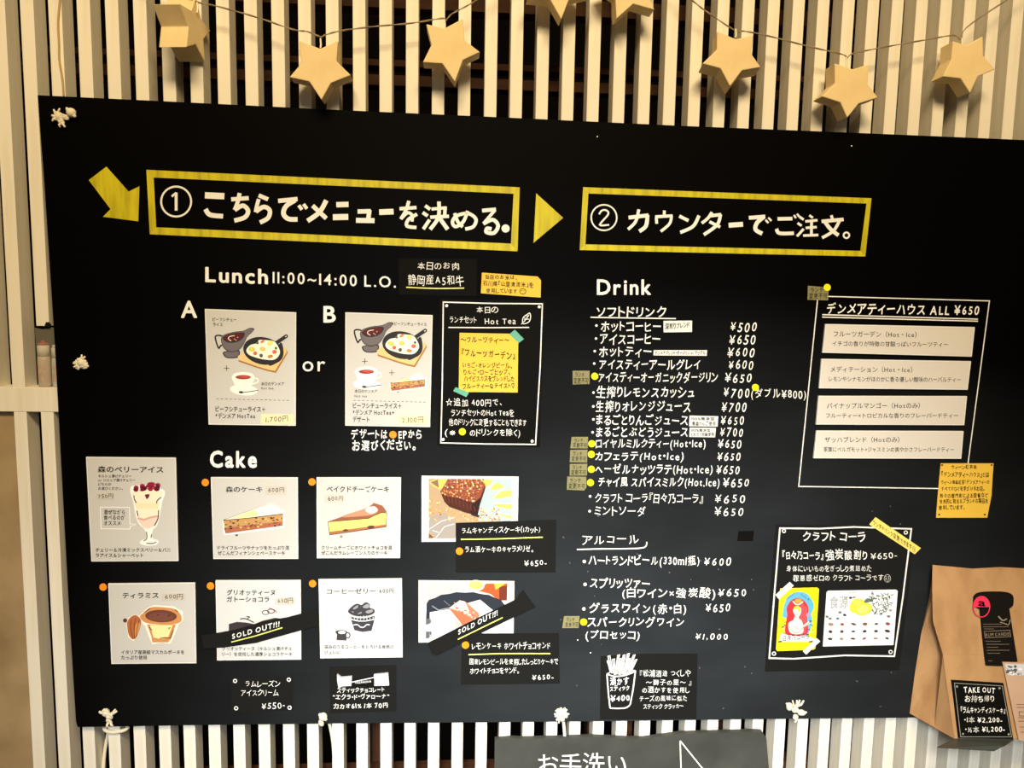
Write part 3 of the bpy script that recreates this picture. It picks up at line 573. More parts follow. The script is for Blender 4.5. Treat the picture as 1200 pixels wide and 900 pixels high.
letters(o, y, GINK, [('コーヒーゼリー', 383, 440.5, 695.7, 695.2, 5.2), ('600円', 444.5, 461, 694.8, 694.5, 4.8), ('深みのあるコーヒーをとろける食感の', 380, 461.5, 760, 760, 3.8), ('ジュレに', 380, 398.5, 766.5, 766.3, 3.8)], em=True, bold=0.022)

# photographs of cakes
f = FX(485, 550, 9.2308)
o, y = solid('photo_print', [(494, 557.5), (607.7, 558.5), (606.5, 634.5), (494, 635)], 0.0006, 0, WPAP, 'upper photo print of a dark crusted cake on a gilded dish', 'photo', 'photo prints of cakes')
M = MB(); P2(M, f, [(160, 100), (1058, 106), (1052, 700), (160, 748)], y, ink((178, 150, 116)), False)
yq = y-Z1
P2(M, f, [(720, 104), (1057, 106), (1053, 560), (700, 560), (690, 420)], yq, ink((170, 184, 188)), False)
for pp in ([(722, 106), (850, 112), (852, 150), (760, 200), (740, 160)], [(830, 200), (900, 140), (980, 186), (940, 210), (850, 225)], [(840, 292), (940, 240), (1056, 226), (1056, 290), (900, 320)], [(850, 372), (1056, 380), (1054, 430), (920, 410)], [(900, 480), (1054, 500), (1054, 540)]): P2(M, f, pp, yq-Z1*.6, ink((226, 186, 96)), False)
for pp in ([(850, 130), (830, 190), (770, 205)], [(980, 190), (900, 270), (860, 300)], [(840, 365), (1050, 372)], [(850, 450), (1050, 500)]): L2(M, f, pp, 9, yq-Z1, ink((236, 232, 220)))
P2(M, f, [(162, 140), (230, 106), (360, 104), (330, 190), (280, 220), (200, 180)], yq, ink((224, 184, 96)), False); P2(M, f, [(180, 140), (260, 110), (270, 200)], yq-Z1*.5, ink((130, 104, 80)), False)
P2(M, f, [(160, 520), (320, 470), (450, 560), (450, 748), (240, 748), (160, 660)], yq, ink((158, 148, 140)), False)
for pp in ([(162, 650), (300, 560), (440, 520)], [(240, 740), (330, 620), (440, 590)], [(200, 660), (290, 690)]): L2(M, f, pp, 9, yq-Z1, ink((208, 206, 204)))
P2(M, f, [(160, 690), (220, 740), (160, 748)], yq-Z1, ink((120, 78, 40)), False)
rr = random.Random(8)
for q in range(170):
    X, Y = rr.uniform(165, 760), rr.uniform(330, 560)
    if rr.random() < .3: X, Y = rr.uniform(720, 930), rr.uniform(420, 560)
    E2(M, f, X, Y, rr.uniform(5, 13), rr.uniform(4, 9), yq-Z1*1.3, ink(rr.choice([(226, 172, 84), (206, 140, 60), (244, 208, 130), (190, 130, 70)])), rr.uniform(0, 90))
P2(M, f, [(286, 240), (310, 210), (400, 280), (640, 360), (720, 300), (770, 160), (776, 200), (716, 380), (690, 500), (560, 470), (380, 404), (330, 350)], yq-Z1*2, ink((74, 34, 26)), False)
P2(M, f, [(640, 360), (725, 320), (690, 500), (600, 478)], yq-Z1*2.5, ink((46, 24, 20)), False)
for q in range(9): X = 330+q*40; L2(M, f, [(X, 270+q*16), (X+12, 350+q*13)], 9, yq-Z1*2.6, ink(rr.choice([(104, 52, 34), (52, 24, 20)])))
P2(M, f, [(288, 236), (370, 106), (720, 106), (772, 162), (720, 300), (650, 362), (480, 310), (360, 290)], yq-Z1*3, ink((140, 72, 46)), False)
for q in range(260):
    X, Y = rr.uniform(296, 760), rr.uniform(110, 352)
    if Y < 240-(X-290)*1.55+0 or Y > 285+(X-360)*.24 or Y > 352-(X-660)*1.9 and X > 660: continue
    E2(M, f, X, Y, rr.uniform(5, 13), rr.uniform(4, 9), yq-Z1*3.6, ink(rr.choice([(230, 176, 96), (206, 122, 62), (110, 56, 44), (246, 214, 150), (166, 90, 66), (150, 110, 120), (90, 44, 36)])), rr.uniform(0, 90))
P2(M, f, [(620, 480), (690, 492), (716, 500), (700, 522), (620, 496)], yq-Z1*1.6, ink((44, 44, 44)), False)
M.build('photo_image', o)
notice([(534, 612.7), (652, 609), (651, 670.7), (534, 671)], 'black caption overlapping the crusted cake photo', [('ラムキャンディスケーキ（1カット）', 541, 633, 624.5, 623.5, 6), ('ラム酒ケーキのキャラメリゼ。', 545, 624.5, 646.8, 646, 6.2), ('¥650-', 614.5, 640.5, 663.5, 662.3, 6.8)], lift=0.0007, m=BPAP2, extra=ul([(540, 632), (580, 631.5), (636, 629.5)]))

f = FX(485, 675, 8)
o, y = solid('photo_print', [(490.5, 680), (602.8, 681), (601.8, 743.5), (600, 752), (490.5, 753)], 0.0006, 0, WPAP, 'lower photo print of pink cake on a black plate', 'photo', 'photo prints of cakes')
M = MB(); P2(M, f, [(112, 62), (880, 66), (872, 530), (112, 590)], y, ink((240, 238, 236)), False)
P2(M, f, [(112, 64), (486, 66), (410, 150), (300, 180), (112, 290)], y-Z1, ink((190, 186, 182)), False)
P2(M, f, [(600, 140), (680, 70), (878, 70), (872, 230), (790, 232), (720, 170)], y-Z1, ink((178, 86, 44)), False); P2(M, f, [(750, 70), (860, 70), (768, 130)], y-Z1*2, ink((236, 176, 70)), False)
P2(M, f, [(800, 100), (876, 90), (872, 230), (800, 220)], y-Z1*1.6, ink((110, 50, 30)), False)
E2(M, f, 580, 90, 82, 52, y-Z1*2, ink((244, 234, 200))); E2(M, f, 580, 86, 66, 40, y-Z1*2.5, ink((226, 186, 110)))
sc = []
for q in range(17):
    a = math.radians(180+q*180/16); r = 1+0.045*(q % 2)
    sc.append((480+390*r*math.cos(a), 320+165*r*math.sin(a)))
P2(M, f, [p for p in sc if p[0] > 112]+[(820, 420), (112, 420)], y-Z1*1.5, ink((42, 46, 56)), False)
L2(M, f, [(170, 280), (230, 320), (330, 300)], 10, y-Z1*2, ink((140, 146, 152))); L2(M, f, [(280, 230), (340, 280)], 6, y-Z1*2, ink((110, 116, 124)))
P2(M, f, [(150, 340), (340, 310), (520, 250), (620, 222), (740, 320), (500, 470), (160, 600), (150, 580)], y-Z1*2.5, ink((246, 245, 243)), False)
for a in ((112, 400, 160, 460), (112, 520, 165, 590)): P2(M, f, [(a[0], a[1]), (a[2], a[1]), (a[2], a[3]-16), (a[0], a[3])], y-Z1*2.5, ink((96, 96, 98)), False)
P2(M, f, [(380, 390), (460, 460), (440, 520), (390, 500)], y-Z1*3, ink((180, 172, 166)), False)
P2(M, f, [(330, 300), (430, 228), (500, 250), (610, 350), (612, 390), (460, 466)], y-Z1*3.5, ink((204, 120, 88)), False)
P2(M, f, [(330, 300), (430, 228), (480, 240), (550, 400), (500, 360), (440, 330)], y-Z1*4, ink((240, 208, 190)), False)
P2(M, f, [(332, 310), (440, 350), (552, 404), (460, 464)], y-Z1*4.2, ink((196, 106, 74)), False)
for q in range(40): X = rr.uniform(380, 600); E2(M, f, X, 250+(X-380)*.5+rr.uniform(-12, 60), rr.uniform(4, 10), rr.uniform(3, 7), y-Z1*4.6, ink(rr.choice([(170, 70, 50), (232, 190, 170), (206, 120, 90)])))
P2(M, f, [(680, 530), (780, 480), (868, 500), (868, 532)], y-Z1*2, ink((186, 186, 186)), False)
M.build('photo_image', o)
notice([(549, 742.3), (655, 742), (656, 801), (540, 802.3), (541, 760)], 'black caption below the pink cake photo', [('レモンケーキ ホワイトチョコサンド', 553, 645, 761, 760, 7.2), ('国産レモンピールを使用したしっとりケーキで', 550.5, 654, 778.5, 778, 5.8), ('ホワイトチョコをサンド。', 551, 608, 789.5, 788.5, 5.8), ('¥650-', 623.5, 648.5, 797, 796, 6.5)], lift=0.0007, m=BPAP2, extra=ul([(549, 767.2), (590, 766), (645, 766)]))
def band(P, label, s, x0, x1, b0, b1, u):
    M = MB(); M.prism(P, YB-0.0042, YB-0.0036, BPAP2)
    o = M.build('sold_out_band', label=label, cat='sold out band', group='sold out bands'); y = YB-0.0042-EPS
    letters(o, y, WPAINT, [(s, x0, x1, b0, b1, 6.5)], bold=0.02, jit=0.6); under(u, 1.3, LIME, o, y)
band([(236, 745), (253, 742), (275, 738), (310, 728), (336, 723.5), (352, 719.3), (371, 712), (374, 733), (352, 739), (300, 753.5), (262, 759), (239, 760)], 'black sold out band across the covered cake card', 'SOLD OUT!!!', 272, 327.5, 749, 734, [(271, 752.5), (300, 745), (331, 735.5)])
band([(501, 753.5), (560, 724), (603.5, 702.8), (613, 691), (627.5, 711.3), (570, 739), (512, 768), (506, 766)], 'black sold out band crossing the pink cake photo', 'SOLD OUT!!!', 537, 583, 744.5, 720.5, [(536.5, 749.3), (589, 723.7)])

# small notices at the bottom of the board
def corners(pts, m=WPAINT, r=1.9):
    def g(o, y):
        M = MB()
        for p in pts: M.ring(*p, r, r, 1.1, y, m, 14)
        M.build('corner_rings', o)
    return g
notice([(271, 794), (343, 793.5), (343.5, 832), (271.5, 835.3)], 'small black ice cream notice below the sold out cake card', [('ラムレーズン', 287.5, 328, 804.5, 804.5, 6.3), ('アイスクリーム', 282.5, 326, 815, 814.5, 6.3), ('¥550-', 306.5, 334, 831, 829.5, 7.5)], m=BPAP2, extra=corners([(275.5, 798), (338.5, 796.5), (276.7, 830), (339.3, 829.3)]))
o, y = notice([(386, 781.5), (464.5, 779.5), (464.5, 833.5), (387, 836)], 'small black notice with a silver chocolate stick taped on', [('スティックチョコレート', 395, 450.5, 811.5, 810.5, 5), ('“エクラ・ド・ヴァローナ”', 390, 456, 819.5, 818.5, 5.2), ('カカオ61% 1本 70円', 391, 454.5, 830.5, 829, 5.4)], m=BPAP2, bold=0.012)
f = FX(380, 775, 13.333); SIL = mat('silver_foil', (226, 226, 232), 0.35, 0.6, (60, (150, 150, 160), 0.8, (1, 1, 1)), (200, 0.6)); BCH = mat('black_wrapper', (14, 12, 12), 0.4, 0.4)
root = empty('chocolate_stick', at(425, 797, y), label='silver ended chocolate stick taped to its small notice', cat='chocolate')
M = MB(); M.prism([f(425, 320), f(780, 240), f(780, 375), f(425, 385)], y-0.006, y, BCH); M.line([f(430, 326), f(600, 290), f(780, 250)], 1.4, y-0.0063, SIL); w = M.build('wrapper', root)
letters(w, y-0.0063, WPAINT, [('VALRHONA', 416, 435, 801.5, 799.5, 2.6)], bold=0.02)
M = MB(); M.prism([f(200, 205), f(262, 255), f(430, 240), f(428, 385), f(285, 392), f(220, 425), f(200, 300)], y-0.005, y, SIL); M.build('foil_end', root)
M = MB(); M.prism([f(775, 212), f(1000, 190), f(1006, 270), f(1014, 380), f(778, 385)], y-0.005, y, SIL); M.build('foil_end', root)
f = FX(700, 755, 9.2308)
def cup(o, y):
    M = MB()
    M.line([f(*p) for p in smooth([(104, 320), (180, 346), (290, 338), (390, 302), (413, 284)], False)], 1.5, y, WPAINT)
    M.line([f(104, 320), f(122, 560), f(138, 690)], 1.6, y, WPAINT); M.line([f(413, 284), f(385, 500), f(355, 655)], 1.6, y, WPAINT); M.line([f(*p) for p in smooth([(138, 690), (230, 694), (310, 686), (355, 655)], False)], 1.6, y, WPAINT)
    M.line([f(104, 320), f(150, 300)], 1.2, y, WPAINT); M.line([f(413, 284), f(370, 282)], 1.2, y, WPAINT)
    for a, b in (((125, 130), (160, 310)), ((118, 180), (150, 305)), ((176, 165), (190, 325)), ((230, 120), (205, 320)), ((250, 160), (240, 325)), ((290, 120), (262, 320)), ((336, 105), (290, 325)), ((345, 160), (310, 320)), ((398, 120), (330, 310)), ((418, 170), (355, 300))):
        dx = 11; M.line([f(a[0]-dx, a[1]), f(a[0]+dx, a[1]-6), f(b[0]+9, b[1]), f(b[0]-9, b[1])], 0.9, y, WPAINT, True); M.line([f(a[0]-4, a[1]+10), f(b[0]-3, b[1])], 0.7, y, WPAINT)
    M.build('cup_drawing', o)
notice([(704, 769), (760, 766), (817.5, 766), (816, 842.5), (703, 843.5)], 'charcoal notice with a white drawing of sticks in a cup', [('酒かす', 715, 737, 802.5, 801.5, 7.5, dict(bold=0.02)), ('スティック', 714.5, 737.5, 810, 808.5, 5.5, dict(bold=0.015)), ('¥400', 715.5, 738, 822.5, 821, 7, dict(bold=0.03)),
    ('『松浦酒造 つくしや', 750, 809, 792.5, 792, 6.3), ('〜獅子の里〜 』', 757, 810, 802.5, 802.5, 5.6), ('の酒かすを使用し', 752.5, 808, 811.5, 811.5, 5.8), ('チーズの風味に似た', 749.5, 805, 821.5, 821, 5.6), ('スティック クラッカー', 754, 800.5, 830.5, 830, 5)], m=BPAP2, extra=cup)
o, y = solid('tape_patch', [(865.5, 622.5), (883.5, 622), (882.5, 634), (864, 634)], 0.0004, 0, BPAP, 'small plain black tape patch right of the drink prices', 'tape')

# ------------------------------------------------------------------ tea cards, yellow notes, poster
tea = [([(967.5, 379.7), (1142.5, 383.3), (1138.8, 418), (964, 413.3)], 'first tea card from the top in the white drawn frame', ('フルーツガーデン（Hot・Ice）', 977, 1074, 394, 395, 5.6), ('イチゴの香りが特徴の甘酸っぱいフルーツティー', 975.5, 1111, 405, 406.2, 5)),
       ([(963, 420.5), (1138, 423.3), (1134, 456.8), (960, 455)], 'second tea card from the top in the white drawn frame', ('メディテーション（Hot・Ice）', 973.5, 1069, 435.5, 436, 5.6), ('レモンやシナモンがほのかに香る優しい酸味のハーバルティー', 971.5, 1126, 446.5, 447.5, 5)),
       ([(959.5, 464), (1133.3, 464.3), (1130, 498.3), (956.5, 497.5)], 'third tea card from the top in the white drawn frame', ('パイナップルマンゴー（Hotのみ）', 969, 1078, 478.3, 478, 5.6), ('フルーティー×トロピカルな香りのフレーバードティー', 968, 1123, 489.5, 489.5, 5)),
       ([(957, 504.7), (1129.3, 505.3), (1126.5, 537.7), (953.5, 537)], 'lowest tea card in the white drawn frame', ('ザッハブレンド（Hotのみ）', 966.5, 1054, 518, 518, 5.6), ('茶葉にベルガモット×ジャスミンの爽やかさフレーバードティー', 965, 1118, 529, 529.3, 4.8))]
for q, lb, r1, r2 in tea:
    o, y = card('tea_card', q, ink((222, 215, 205), 'tea_card_paper'), lb, 'tea card', t=0.004, group='tea cards')
    letters(o, y, INK, [r1, r2], em=True, bold=0.004)
o, y = solid('sticky_note', [(1102.5, 543), (1164.3, 543), (1162, 580), (1157, 606.7), (1097, 606.7), (1099, 580)], 0.0006, 0, YNOTE, 'square yellow note at the lower corner of the drawn tea frame', 'note', 'yellow notes')
letters(o, y, INK, [('ウィーン紅茶商', 1115, 1144.5, 549.5, 549, 4), ('『デンメアティーハウス』とは', 1103.5, 1159, 558.5, 559, 5), ('ウィーン高級紅茶「デンメアティーの', 1103, 1159.5, 567, 567, 4.2), ('すべてのひとを手がけるお店。', 1103, 1153.5, 575, 574.5, 4.3), ('数々の専門家による受賞など', 1101.5, 1158, 583.5, 582.5, 4.5), ('世界的に有名なブランドの製品を', 1101, 1158, 590, 589, 4.5), ('使用しています。', 1100, 1130.5, 597, 597, 4.5)], jit=0.8, bold=0.022)
M = MB()
for p in ((1104, 545), (1162, 545), (1100.5, 603), (1154, 603)): M.ell(*p, 1.2, 1, y, INK, n=10)
M.build('corner_dots', o)
def cola(o, y):
    M = MB(); M.line([(914, 619), (960, 619.5), (1000, 617.5), (1068, 619.8), (1058, 700), (1048, 769), (990, 768), (930, 772), (901.5, 771.3), (908, 690)], 1.8, y, WPAINT, True); M.build('frame_line', o)
    corners([(918.7, 622.2), (1061.5, 624), (907, 766), (1043.7, 764)])(o, y)
o, y = notice([(909.5, 615), (1073, 616.5), (1064, 700), (1054, 785), (896.5, 787), (902, 700)], 'large black cola poster with white hand drawn border', [('クラフト コーラ', 941, 1014, 633.5, 633.5, 9.5, dict(bold=0.012)), ('『日々乃コーラ』', 917, 965, 654.5, 656, 8, dict(bold=0.014)), ('強炭酸割り', 968, 1016.5, 654.5, 655, 9.5, dict(bold=0.012)), ('¥650-', 1020.5, 1051, 654.8, 654, 7, dict(bold=0)),
    ('身体にいいものをぎっしり煮詰めた', 921.5, 1021, 669.3, 669.3, 6.2), ('罪悪感ゼロの クラフト コーラです☺', 929.5, 1043.5, 680.5, 680, 6.2)], m=BPAP2, t=0.0008, extra=cola)
f = FX(895, 680, 7.2727); yb = y
yel = ink((250, 228, 30), 'label_yellow')
lab = empty('can_label', at(936, 725, y), label='yellow can label taped to the cola poster', cat='label')
M = MB(); M.prism([f(*p) for p in [(134, 140), (142, 70), (455, 62), (472, 75), (440, 580), (425, 592), (115, 604), (104, 590)]], y-0.0006, y, yel); sh = M.build('sheet', lab); y = y-0.0006-EPS
M = MB(); blu, red, crm = ink((98, 176, 206)), ink((196, 52, 62)), ink((246, 234, 214))
P2(M, f, [(160, 310), (172, 220), (200, 150), (250, 110), (310, 98), (370, 116), (412, 170), (428, 230), (404, 290), (412, 340), (370, 470), (200, 470), (190, 330)], y, blu)
P2(M, f, [(190, 460), (200, 300), (196, 240), (226, 180), (290, 150), (350, 180), (382, 240), (370, 330), (366, 460)], y-Z1, red)
for q in range(6): L2(M, f, [(320+q*10, 190+q*8), (310+q*9, 450)], 3, y-Z1*1.4, ink((226, 120, 120)))
E2(M, f, 294, 176, 30, 20, y-Z1*2, ink((240, 160, 70))); L2(M, f, [(250, 178), (270, 202), (300, 206), (334, 182)], 10, y-Z1*2.5, crm, True)
P2(M, f, [(250, 250), (290, 222), (318, 240), (316, 280), (300, 320), (330, 360), (330, 450), (230, 450), (210, 370), (250, 340), (262, 310)], y-Z1*3, crm)
P2(M, f, [(262, 224), (300, 220), (312, 250), (300, 270), (286, 245), (256, 250)], y-Z1*4, ink((236, 206, 70)))
for pp in ([(215, 370), (230, 420), (280, 450), (330, 410), (390, 360)], [(250, 390), (300, 420)], [(262, 262), (262, 300), (280, 318)]): L2(M, f, pp, 5, y-Z1*5, ink((150, 100, 80)), True)
L2(M, f, [(330, 400), (390, 358)], 20, y-Z1*4, crm); E2(M, f, 378, 296, 16, 18, y-Z1*3, ink((170, 150, 190)))
P2(M, f, [(150, 450), (200, 470), (370, 474), (440, 500), (428, 524), (130, 524), (132, 500)], y-Z1*4, ink((244, 242, 236)), False)
for X in (140, 404): P2(M, f, [(X-20, 520), (X+16, 514), (X+14, 528), (X-18, 530)], y-Z1*4.5, INK, False)
for q in range(26):
    s = rr.choice((0, 1)); X = rr.uniform(150, 185) if s else rr.uniform(385, 420); Y = rr.uniform(330, 460); E2(M, f, X, Y, 4, 8, y-Z1*2, ink(rr.choice([(90, 120, 90), (230, 226, 200), (160, 60, 60), (60, 80, 90)])), rr.uniform(0, 90))
M.build('label_art', lab)
letters(lab, y-Z1*6, INK, [('日々乃コーラ', 917.5, 948.5, 751, 748.5, 5.5)], em=True, bold=0.022)
letters(lab, y-Z1*6, ink((40, 60, 90)), [('CRAFT', 921.5, 931, 703, 697, 2.4), ('COLA', 938.5, 948.5, 697.5, 704, 2.4)], gap=.3)
for q in ([(100, 126), (222, 14), (256, 46), (130, 162)], [(334, 606), (452, 494), (482, 520), (362, 634)]):
    M = MB(); M.prism([f(*p) for p in q], y-0.0009, y-0.0003, WTAPE); M.build('tape', lab)
o, y = solid('ingredient_card', [f(*p) for p in [(536, 104), (548, 90), (1128, 80), (1142, 92), (1106, 552), (504, 564)]], 0.0008, 0.0008, mat('glossy_white_card', (246, 246, 246), 0.4, 0.3), 'white ingredient card with lemons on the cola poster', 'card')
M = MB(); g1, g2 = ink((96, 120, 96)), ink((62, 76, 66))
for q in range(70):
    X, Y = rr.uniform(920, 1085), rr.uniform(120, 300)
    if Y > 300-(X-920)*.75+60: continue
    a = rr.uniform(0, 3.14); L2(M, f, [(X, Y), (X+26*math.cos(a), Y-26*math.sin(a))], rr.uniform(5, 9), y, rr.choice((g1, g2)))
P2(M, f, [(850, 190), (880, 154), (930, 166), (890, 190)], y, g1)
for X, Y, a, b in ((800, 206, 62, 50), (770, 236, 40, 44), (850, 246, 78, 52)): E2(M, f, X, Y, a, b, y-Z1*(1+X/900), ink((238, 214, 74)), -15)
E2(M, f, 846, 248, 52, 34, y-Z1*3, ink((246, 230, 120)), -15); E2(M, f, 800, 196, 34, 22, y-Z1*3, ink((246, 226, 96)), 10)
for X, Y in ((650, 274), (630, 326), (690, 296), (540, 310), (566, 326), (1000, 286), (1080, 256), (1064, 308), (700, 150), (740, 150), (770, 146)): E2(M, f, X, Y, 15, 10, y, ink(rr.choice([(60, 56, 56), (170, 150, 130), (110, 110, 96)])), rr.uniform(-30, 30))
for r in range(3):
    for c in range(6): E2(M, f, 572+c*97-r*3, 376+r*62-c*1, rr.uniform(16, 24), rr.uniform(8, 14), y, ink(rr.choice([(84, 62, 58), (66, 58, 60), (140, 80, 66), (160, 130, 110), (70, 52, 50)])), rr.uniform(-20, 20))
M.build('ingredient_art', o)
letters(o, y, ink((170, 170, 172)), [('日々乃コーラの原材料', 973.5, 1003.5, 696, 695.5, 2.2), ('食源', 972, 994, 712, 711.5, 12)], em=True, bold=0.022)
o, y = solid('yellow_strip', [(1026, 606), (1079.3, 642.3), (1072, 649.5), (1018.8, 614.7)], 0.0005, 0.0012, YSTRIP, 'slanted pale yellow strip on the upper corner of the cola poster', 'note')
letters(o, y, INK, [('ランチドリンク変更できます☺', 1023, 1073, 614.2, 647, 5)], jit=0.5, bold=0.01)

# ------------------------------------------------------------------ labels and dots in the drinks list
for q, lb, rows in [([(777.5, 376), (811, 375.7), (811, 389), (777.7, 389.5)], 'white label beside the hot coffee line', [('深煎りブレンド', 779.5, 808, 385.3, 383.5, 5.5)]), ([(766, 410.3), (828.7, 410.3), (828.3, 417), (765.7, 416.5)], 'long thin white label beside the hot tea line', [('デンメアブレンド・ダージリン or アップル', 767.5, 826.5, 415.3, 415.3, 3.6)]),
                    ([(808, 487), (841.8, 487.8), (841, 500), (807.5, 499.5)], 'white label beside the apple juice line', [('100%無添加', 810, 837, 492.4, 492.4, 3.3), ('青森りんご使用', 811, 838.5, 498.5, 498.3, 4)]), ([(808.3, 501), (839, 501.5), (838, 512.5), (807.7, 512)], 'white label beside the grape juice line', [('100%無添加', 810, 832, 505.8, 505.8, 3), ('とれたて巨峰使用', 810, 836.5, 511, 511, 3.6)])]:
    o, y = solid('white_label', q, 0.0004, 0, WPAP, lb, 'label', 'white labels in the drinks list'); letters(o, y, INK, rows, jit=0.5, bold=0.03)
OLV = [((671, 434.5), (691, 434.5), (690.8, 450), (671.2, 450.5), 'Darjeeling iced tea line'), ((670, 512), (689.2, 512), (688.5, 525.5), (668.3, 525.3), 'royal milk tea line'), ((668.3, 527.3), (688.5, 527), (688, 542), (667.7, 541.7), 'cafe latte line'), ((667.8, 543.8), (688.2, 543.5), (687.8, 557.2), (667.7, 557.5), 'hazelnut latte line'), ((664.8, 558.5), (687, 558.8), (687.3, 571), (684.5, 574.8), (664.3, 573.8), 'spiced milk line'),
       ((661, 722), (679.3, 722), (678, 736), (658.8, 736), 'sparkling wine line'), ((946.8, 334.8), (971, 337), (970.5, 352), (946.3, 351.3), 'corner of the drawn tea frame')]
for q in OLV:
    P, w = list(q[:-1]), q[-1]
    o, y = solid('olive_label', P, 0.0004, 0, OLIVE, 'small olive label by the '+w, 'label', 'olive labels beside the drinks')
    x0, x1, b = P[0][0], P[1][0], P[-1][1]; hh = b-P[0][1]
    letters(o, y, INK, [('ランチ', x0+3, x1-6, b-hh*.56, b-hh*.56, hh*.3), ('変更不可', x0+1.5, x1-1.5, b-hh*.12, b-hh*.12, hh*.32)], jit=0.6, bold=0.012)
for (u, v, w, lf) in [(697, 441, 'before the Darjeeling iced tea line', 0), (885.3, 454, 'above the double price note', 0), (693.5, 520, 'before the royal milk tea line', 0), (693, 532.5, 'before the cafe latte line', 0), (693, 550, 'before the hazelnut latte line', 0), (692, 565.7, 'before the spiced milk line', 0), (684, 729, 'before the sparkling wine line', 0), (969.5, 336.8, 'at the corner of the drawn tea frame', 0.0005), (541.8, 506, 'within the text of the tall tea sheet', 0.0011)]:
    M = MB(); M.prism([(u+4.1*math.cos(a*math.pi/12), v+4.1*math.sin(a*math.pi/12)) for a in range(24)], YB-lf-0.0008, YB-lf, YDOT); M.build('dot_sticker', label='round yellow dot sticker '+w, cat='sticker', group='yellow dot stickers')
for (u, v, w, lf) in [(240.5, 565.5, 'left of the nutty slice card', 0), (365.6, 564.8, 'left of the cheesecake card', 0), (120.8, 688, 'left of the tiramisu card', 0), (246.6, 686.7, 'left of the covered cake card', 0), (366.3, 684, 'left of the coffee jelly card', 0), (460.5, 509.4, 'in the line below lunch card B', 0), (538.5, 646, 'on the crusted cake caption', 0.0014), (545.5, 756, 'on the pink cake caption', 0.0014)]:
    M = MB(); M.prism([(u+4.3*math.cos(a*math.pi/12), v+4.3*math.sin(a*math.pi/12)) for a in range(24)], YB-lf-0.0005, YB-lf, ODOT); M.build('dot_sticker', label='round orange dot sticker '+w, cat='sticker', group='orange dot stickers')

# ------------------------------------------------------------------ rope knots
def px(n, u=600, v=450): return n*1.5/FPX
def strand(M, c, ang, ln, r, out=0.006):
    a = math.radians(ang); d = Vector((math.cos(a), 0, math.sin(a))); c = Vector(c)
    M.tube([c, c+d*ln*.5+Vector((random.uniform(-1, 1)*.001, -out, random.uniform(-1, 1)*.001)), c+d*ln+Vector((0, -out*.5, random.uniform(-.001, .001)))], r, ROPE, 7, r2=r*.75)
def knot(u, v, label, lumps, ends, tail=None):
    root = empty('rope_knot', at(u, v, YB), label=label, cat='rope knot', group='white rope knots on the board')
    M = MB()
    for (du, dv, r, sx, sz) in lumps: M.blob(at(u+du, v+dv, YB-px(r)*.85), px(r), ROPE, (sx, .9, sz), 0.05)
    for (du, dv, r, sx, sz) in lumps:
        c = at(u+du, v+dv, YB-px(r)*1.1)
        for k in range(2):
            t = random.uniform(0, 3.14); M.tube([c+Vector((math.cos(a+t)*px(r)*.8*sx, -.0015*math.sin(a)-.001, math.sin(a)*px(r)*.8*sz)) for a in [q*math.pi/6 for q in range(13)]], px(1.3), ROPE, 6)
    M.build('knot', root)
    M = MB()
    for (du, dv, ang, ln) in ends: strand(M, at(u+du, v+dv, YB-0.004), ang, px(ln), px(random.uniform(1.2, 1.9)))
    if ends: M.build('frayed_end', root)
    if tail:
        for P, r, yy in tail:
            M = MB(); M.tube([at(a, b, yy) for a, b in smooth(P, False, 4)], r, ROPE, 8); M.build('rope_tail', root)
knot(75, 137, 'rope knot in the top corner of the board', [(8.5, -5, 5.2, 1, 1), (0, 0, 3.6, 1.5, .8), (-6, -1, 4.2, 1, 1.1), (-3.5, 5, 3.4, 1, 1.1)], [(-7, -3, 130, 5), (-8, 0, 170, 4), (-6, -3, 70, 6), (-1, 7, 300, 5), (-3, 7, 260, 5), (-8, 3, 200, 4)])
knot(96, 425, 'frayed round rope knot midway down the board edge', [(0, 0, 5, 1, 1.05), (1, 3, 4.4, 1.1, .9)], [(random.uniform(-2, 2), random.uniform(-2, 2), a+random.uniform(-12, 12), random.uniform(5, 8)) for a in range(20, 380, 17)])
knot(127, 838, 'rope knot in the lower left corner of the board', [(-3, -3, 4.5, 1, 1.1), (1, 1, 4, 1, 1.1), (1, 7, 3, .9, 1)], [(3, -2, 45, 9), (4, -1, 38, 9), (0, -4, 100, 5), (0, 8, 265, 5), (3, 8, 300, 5), (-5, -3, 150, 5), (-1, -4, 120, 6)], tail=[([(122, 852), (124, 856), (134, 858), (146, 855.5), (150, 852)], px(2.3), -0.003), ([(127, 857), (124.5, 870), (122.5, 884), (121, 905)], px(2), 0.028)])
knot(378.5, 841, 'smooth rope knob on the bottom edge below the chocolate notice', [(0, -1, 5.2, 1, 1.05), (-2, 6, 2.9, .9, 1.5)], [], tail=[([(386, 848), (389, 862), (391, 880), (392, 905)], px(2), 0.012)])
knot(657.5, 835, 'bushy white rope knot near the middle of the bottom edge', [(-1, 0, 5.4, 1, 1.1), (4, 3, 4, 1, 1), (1, 7, 3.2, 1, 1)], [(random.uniform(-3, 3), random.uniform(-3, 3), a+random.uniform(-14, 14), random.uniform(5, 10)) for a in range(10, 370, 18)], tail=[([(660, 843), (661, 852), (662, 866)], px(2), -0.003)])
knot(931, 831, 'split rope knot on the bottom edge below the cola poster', [(-6, -3, 4.2, 1.0, 1.3), (1, 1, 3.6, 1.2, 1), (8, 4, 4, 1.2, 1), (1, 9, 3, 1, 1.2)], [(0, -3, 60, 11), (2, -3, 45, 12), (-2, -4, 100, 9), (6, 4, 10, 8), (1, 9, 262, 6), (-6, -4, 140, 7), (0, -3, 80, 10)])

